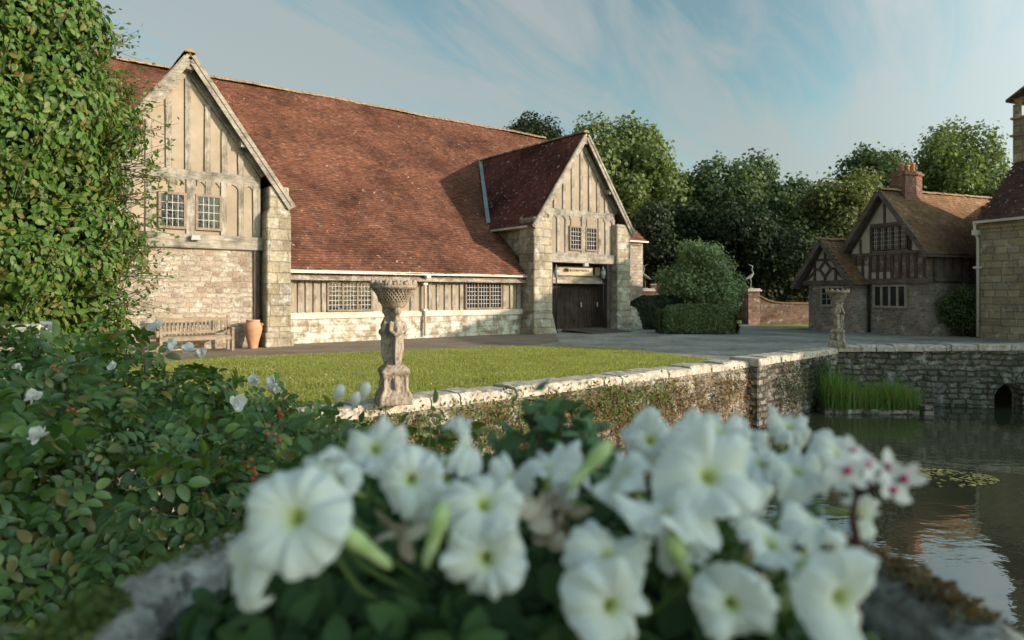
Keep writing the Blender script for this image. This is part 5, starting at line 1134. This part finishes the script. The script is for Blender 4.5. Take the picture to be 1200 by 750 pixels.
for (px, py, Y, d) in ((432, 645, .6, (-.5, -.4, .6)), (508, 632, .6, (.25, -.2, .9)), (415, 632, .62, (-.6, -.3, .5)), (688, 548, .68, (.7, -.1, .8)), (675, 700, .6, (-.2, -.5, .8)), (930, 690, .58, (.2, -.4, .8)), (800, 660, .6, (-.4, -.4, .8))):
    b = MB().lathe([(.003, -.03), (.0055, -.02), (.006, 0), (.009, .016), (.0085, .026), (.003, .036)], 10); o = b.build('flower_bud', M['bud'], pet, Vector(at(px, py, Y)) - PO); o.rotation_euler = Vector(d).to_track_quat('Z', 'Y').to_euler()
for k, (px, py, Y) in enumerate(((470, 620, .66), (660, 605, .68), (640, 600, .70), (895, 655, .66), (650, 618, .68))):
    r = np.random.default_rng(300 + k); lv, lf = oval_leaf(.5, .5, 1.6); n = 7; P = r.normal(0, .008, (n, 3)); V, Fc = scatter(lv, lf, P, frames(r.normal(size=(n, 3)), r), .03 * r.uniform(.6, 1.1, n)); link('withered_flower', mesh_np('withered_flower', V, Fc, smooth=True), M['gone'], pet, Vector(at(px, py, Y)) - PO)
def pet_leaves():
    r = np.random.default_rng(77); n = 7000; a = r.uniform(0, 2 * PI, n); q = np.sqrt(r.uniform(0, 1, n)) * .445; x = np.cos(a) * q; y = np.sin(a) * q; ztop = .118 - .24 * np.clip(-(y + .12), 0, 1) - .7 * np.clip(np.abs(x) - .26, 0, 1) + .03 * np.sin(x * 14) * np.cos(y * 11)
    z = ztop - np.abs(r.normal(0, .05, n)); P = np.stack([x, y, z], 1); nr = np.stack([x * 1.5, y * 1.2 - .4, np.full(n, .6)], 1) + r.normal(0, .5, (n, 3)); lv, lf = oval_leaf(.15, -.25, 1.2)
    V, Fc = scatter(lv, lf, P, frames(nr, r), .043 * r.uniform(.5, 1.25, n)); link('foliage', mesh_np('foliage', V, Fc, smooth=True), M['petleaf'], pet)
    st = MB(); rr = random.Random(4)
    for k in range(160): i = rr.randrange(n); p = Vector(P[i]); b = Vector((p.x * .5, p.y * .5, -.02)); st.tube([b, b.lerp(p, .6) + Vector((0, 0, .03)), p], [.003, .0025, .0015], 5)
    st.build('stems', M['greenstem'], pet)
pet_leaves()
r_ = random.Random(8)
leafy_sprig('sedum_plant', 'dark leaved plant with red stems rising from the middle of the planter', [(652, 458, 1.12), (640, 478, 1.1), (668, 475, 1.12), (620, 485, 1.1), (690, 488, 1.15), (610, 500, 1.05), (705, 500, 1.1), (655, 490, 1.05), (632, 505, 1.02), (680, 505, 1.05), (600, 515, 1.0), (725, 512, 1.1), (660, 515, 1.0), (700, 522, 1.02), (640, 525, .98), (585, 520, 1.0), (650, 500, 1.1), (672, 495, 1.08)], M['sedum'], OVAL, .042, 63, M['redstem'], nl=19, spread=.08, stem_h=.2)
# striped geranium at the right
ge_ = empty('geranium_plant', at(1005, 640, .66), 0, 'white geranium with magenta eyes at the right end of the petunias', 'geranium')
gO = Vector(at(1005, 640, .66))
hub = Vector(at(1003, 582, .66)) - gO; gs = MB().tube([(0, 0, -.12), (0, 0, 0), hub * .6 + Vector((-.004, 0, 0)), hub], [.005, .0045, .004, .003], 6)
lv, lf = oval_leaf(.05, .1, 1.05)
for k, (px, py, Y) in enumerate(((992, 552, .64), (1015, 545, .65), (1058, 562, .66), (1040, 548, .68), (1000, 530, .70), (1045, 575, .64))):
    p = Vector(at(px, py, Y)) - gO; gs.tube([hub, hub.lerp(p, .6) + Vector((0, 0, .004)), p], [.002, .0016, .0016], 5); r = np.random.default_rng(500 + k); an = np.array([.2, .9, 2.6, 3.5, 4.5]) + r.normal(0, .15, 5); axis = norm(np.array([.15 * (px - 1010) / 20, -.8, .5]) + r.normal(0, .3, 3))[None]; Fr = frames(axis, r)[0]
    dirs = np.stack([np.cos(an), np.sin(an), np.full(5, .1)], 1) @ Fr.T; nn = norm(np.tile(axis, (5, 1)) + r.normal(0, .2, (5, 3))); V, Fc = scatter(lv, lf, np.zeros((5, 3)), frames(nn, r, np.cross(dirs, nn)), .021 * r.uniform(.85, 1.1, 5)); fl = link('flower', mesh_np('flower', V, Fc, smooth=True), M['rosepetal'], ge_, p)
    e = MB(); ell(e, (0, -.002, .001), (.0042, .0042, .0042), 6); e.build('flower_eye', M['pinkeye'], fl)
gs.build('stems', M['redstem'], ge_)

# ------------------------------------------------------------------ unseen tree added behind the photographer to shade the foreground
tree('unseen_shade_tree', (13.5, -3.1, 0), 'large unseen tree behind the photographer, added to shade the foreground', 3.1, 5.4, 2.5, 9000, .4, M['broad2'], 36, 130, group=None)
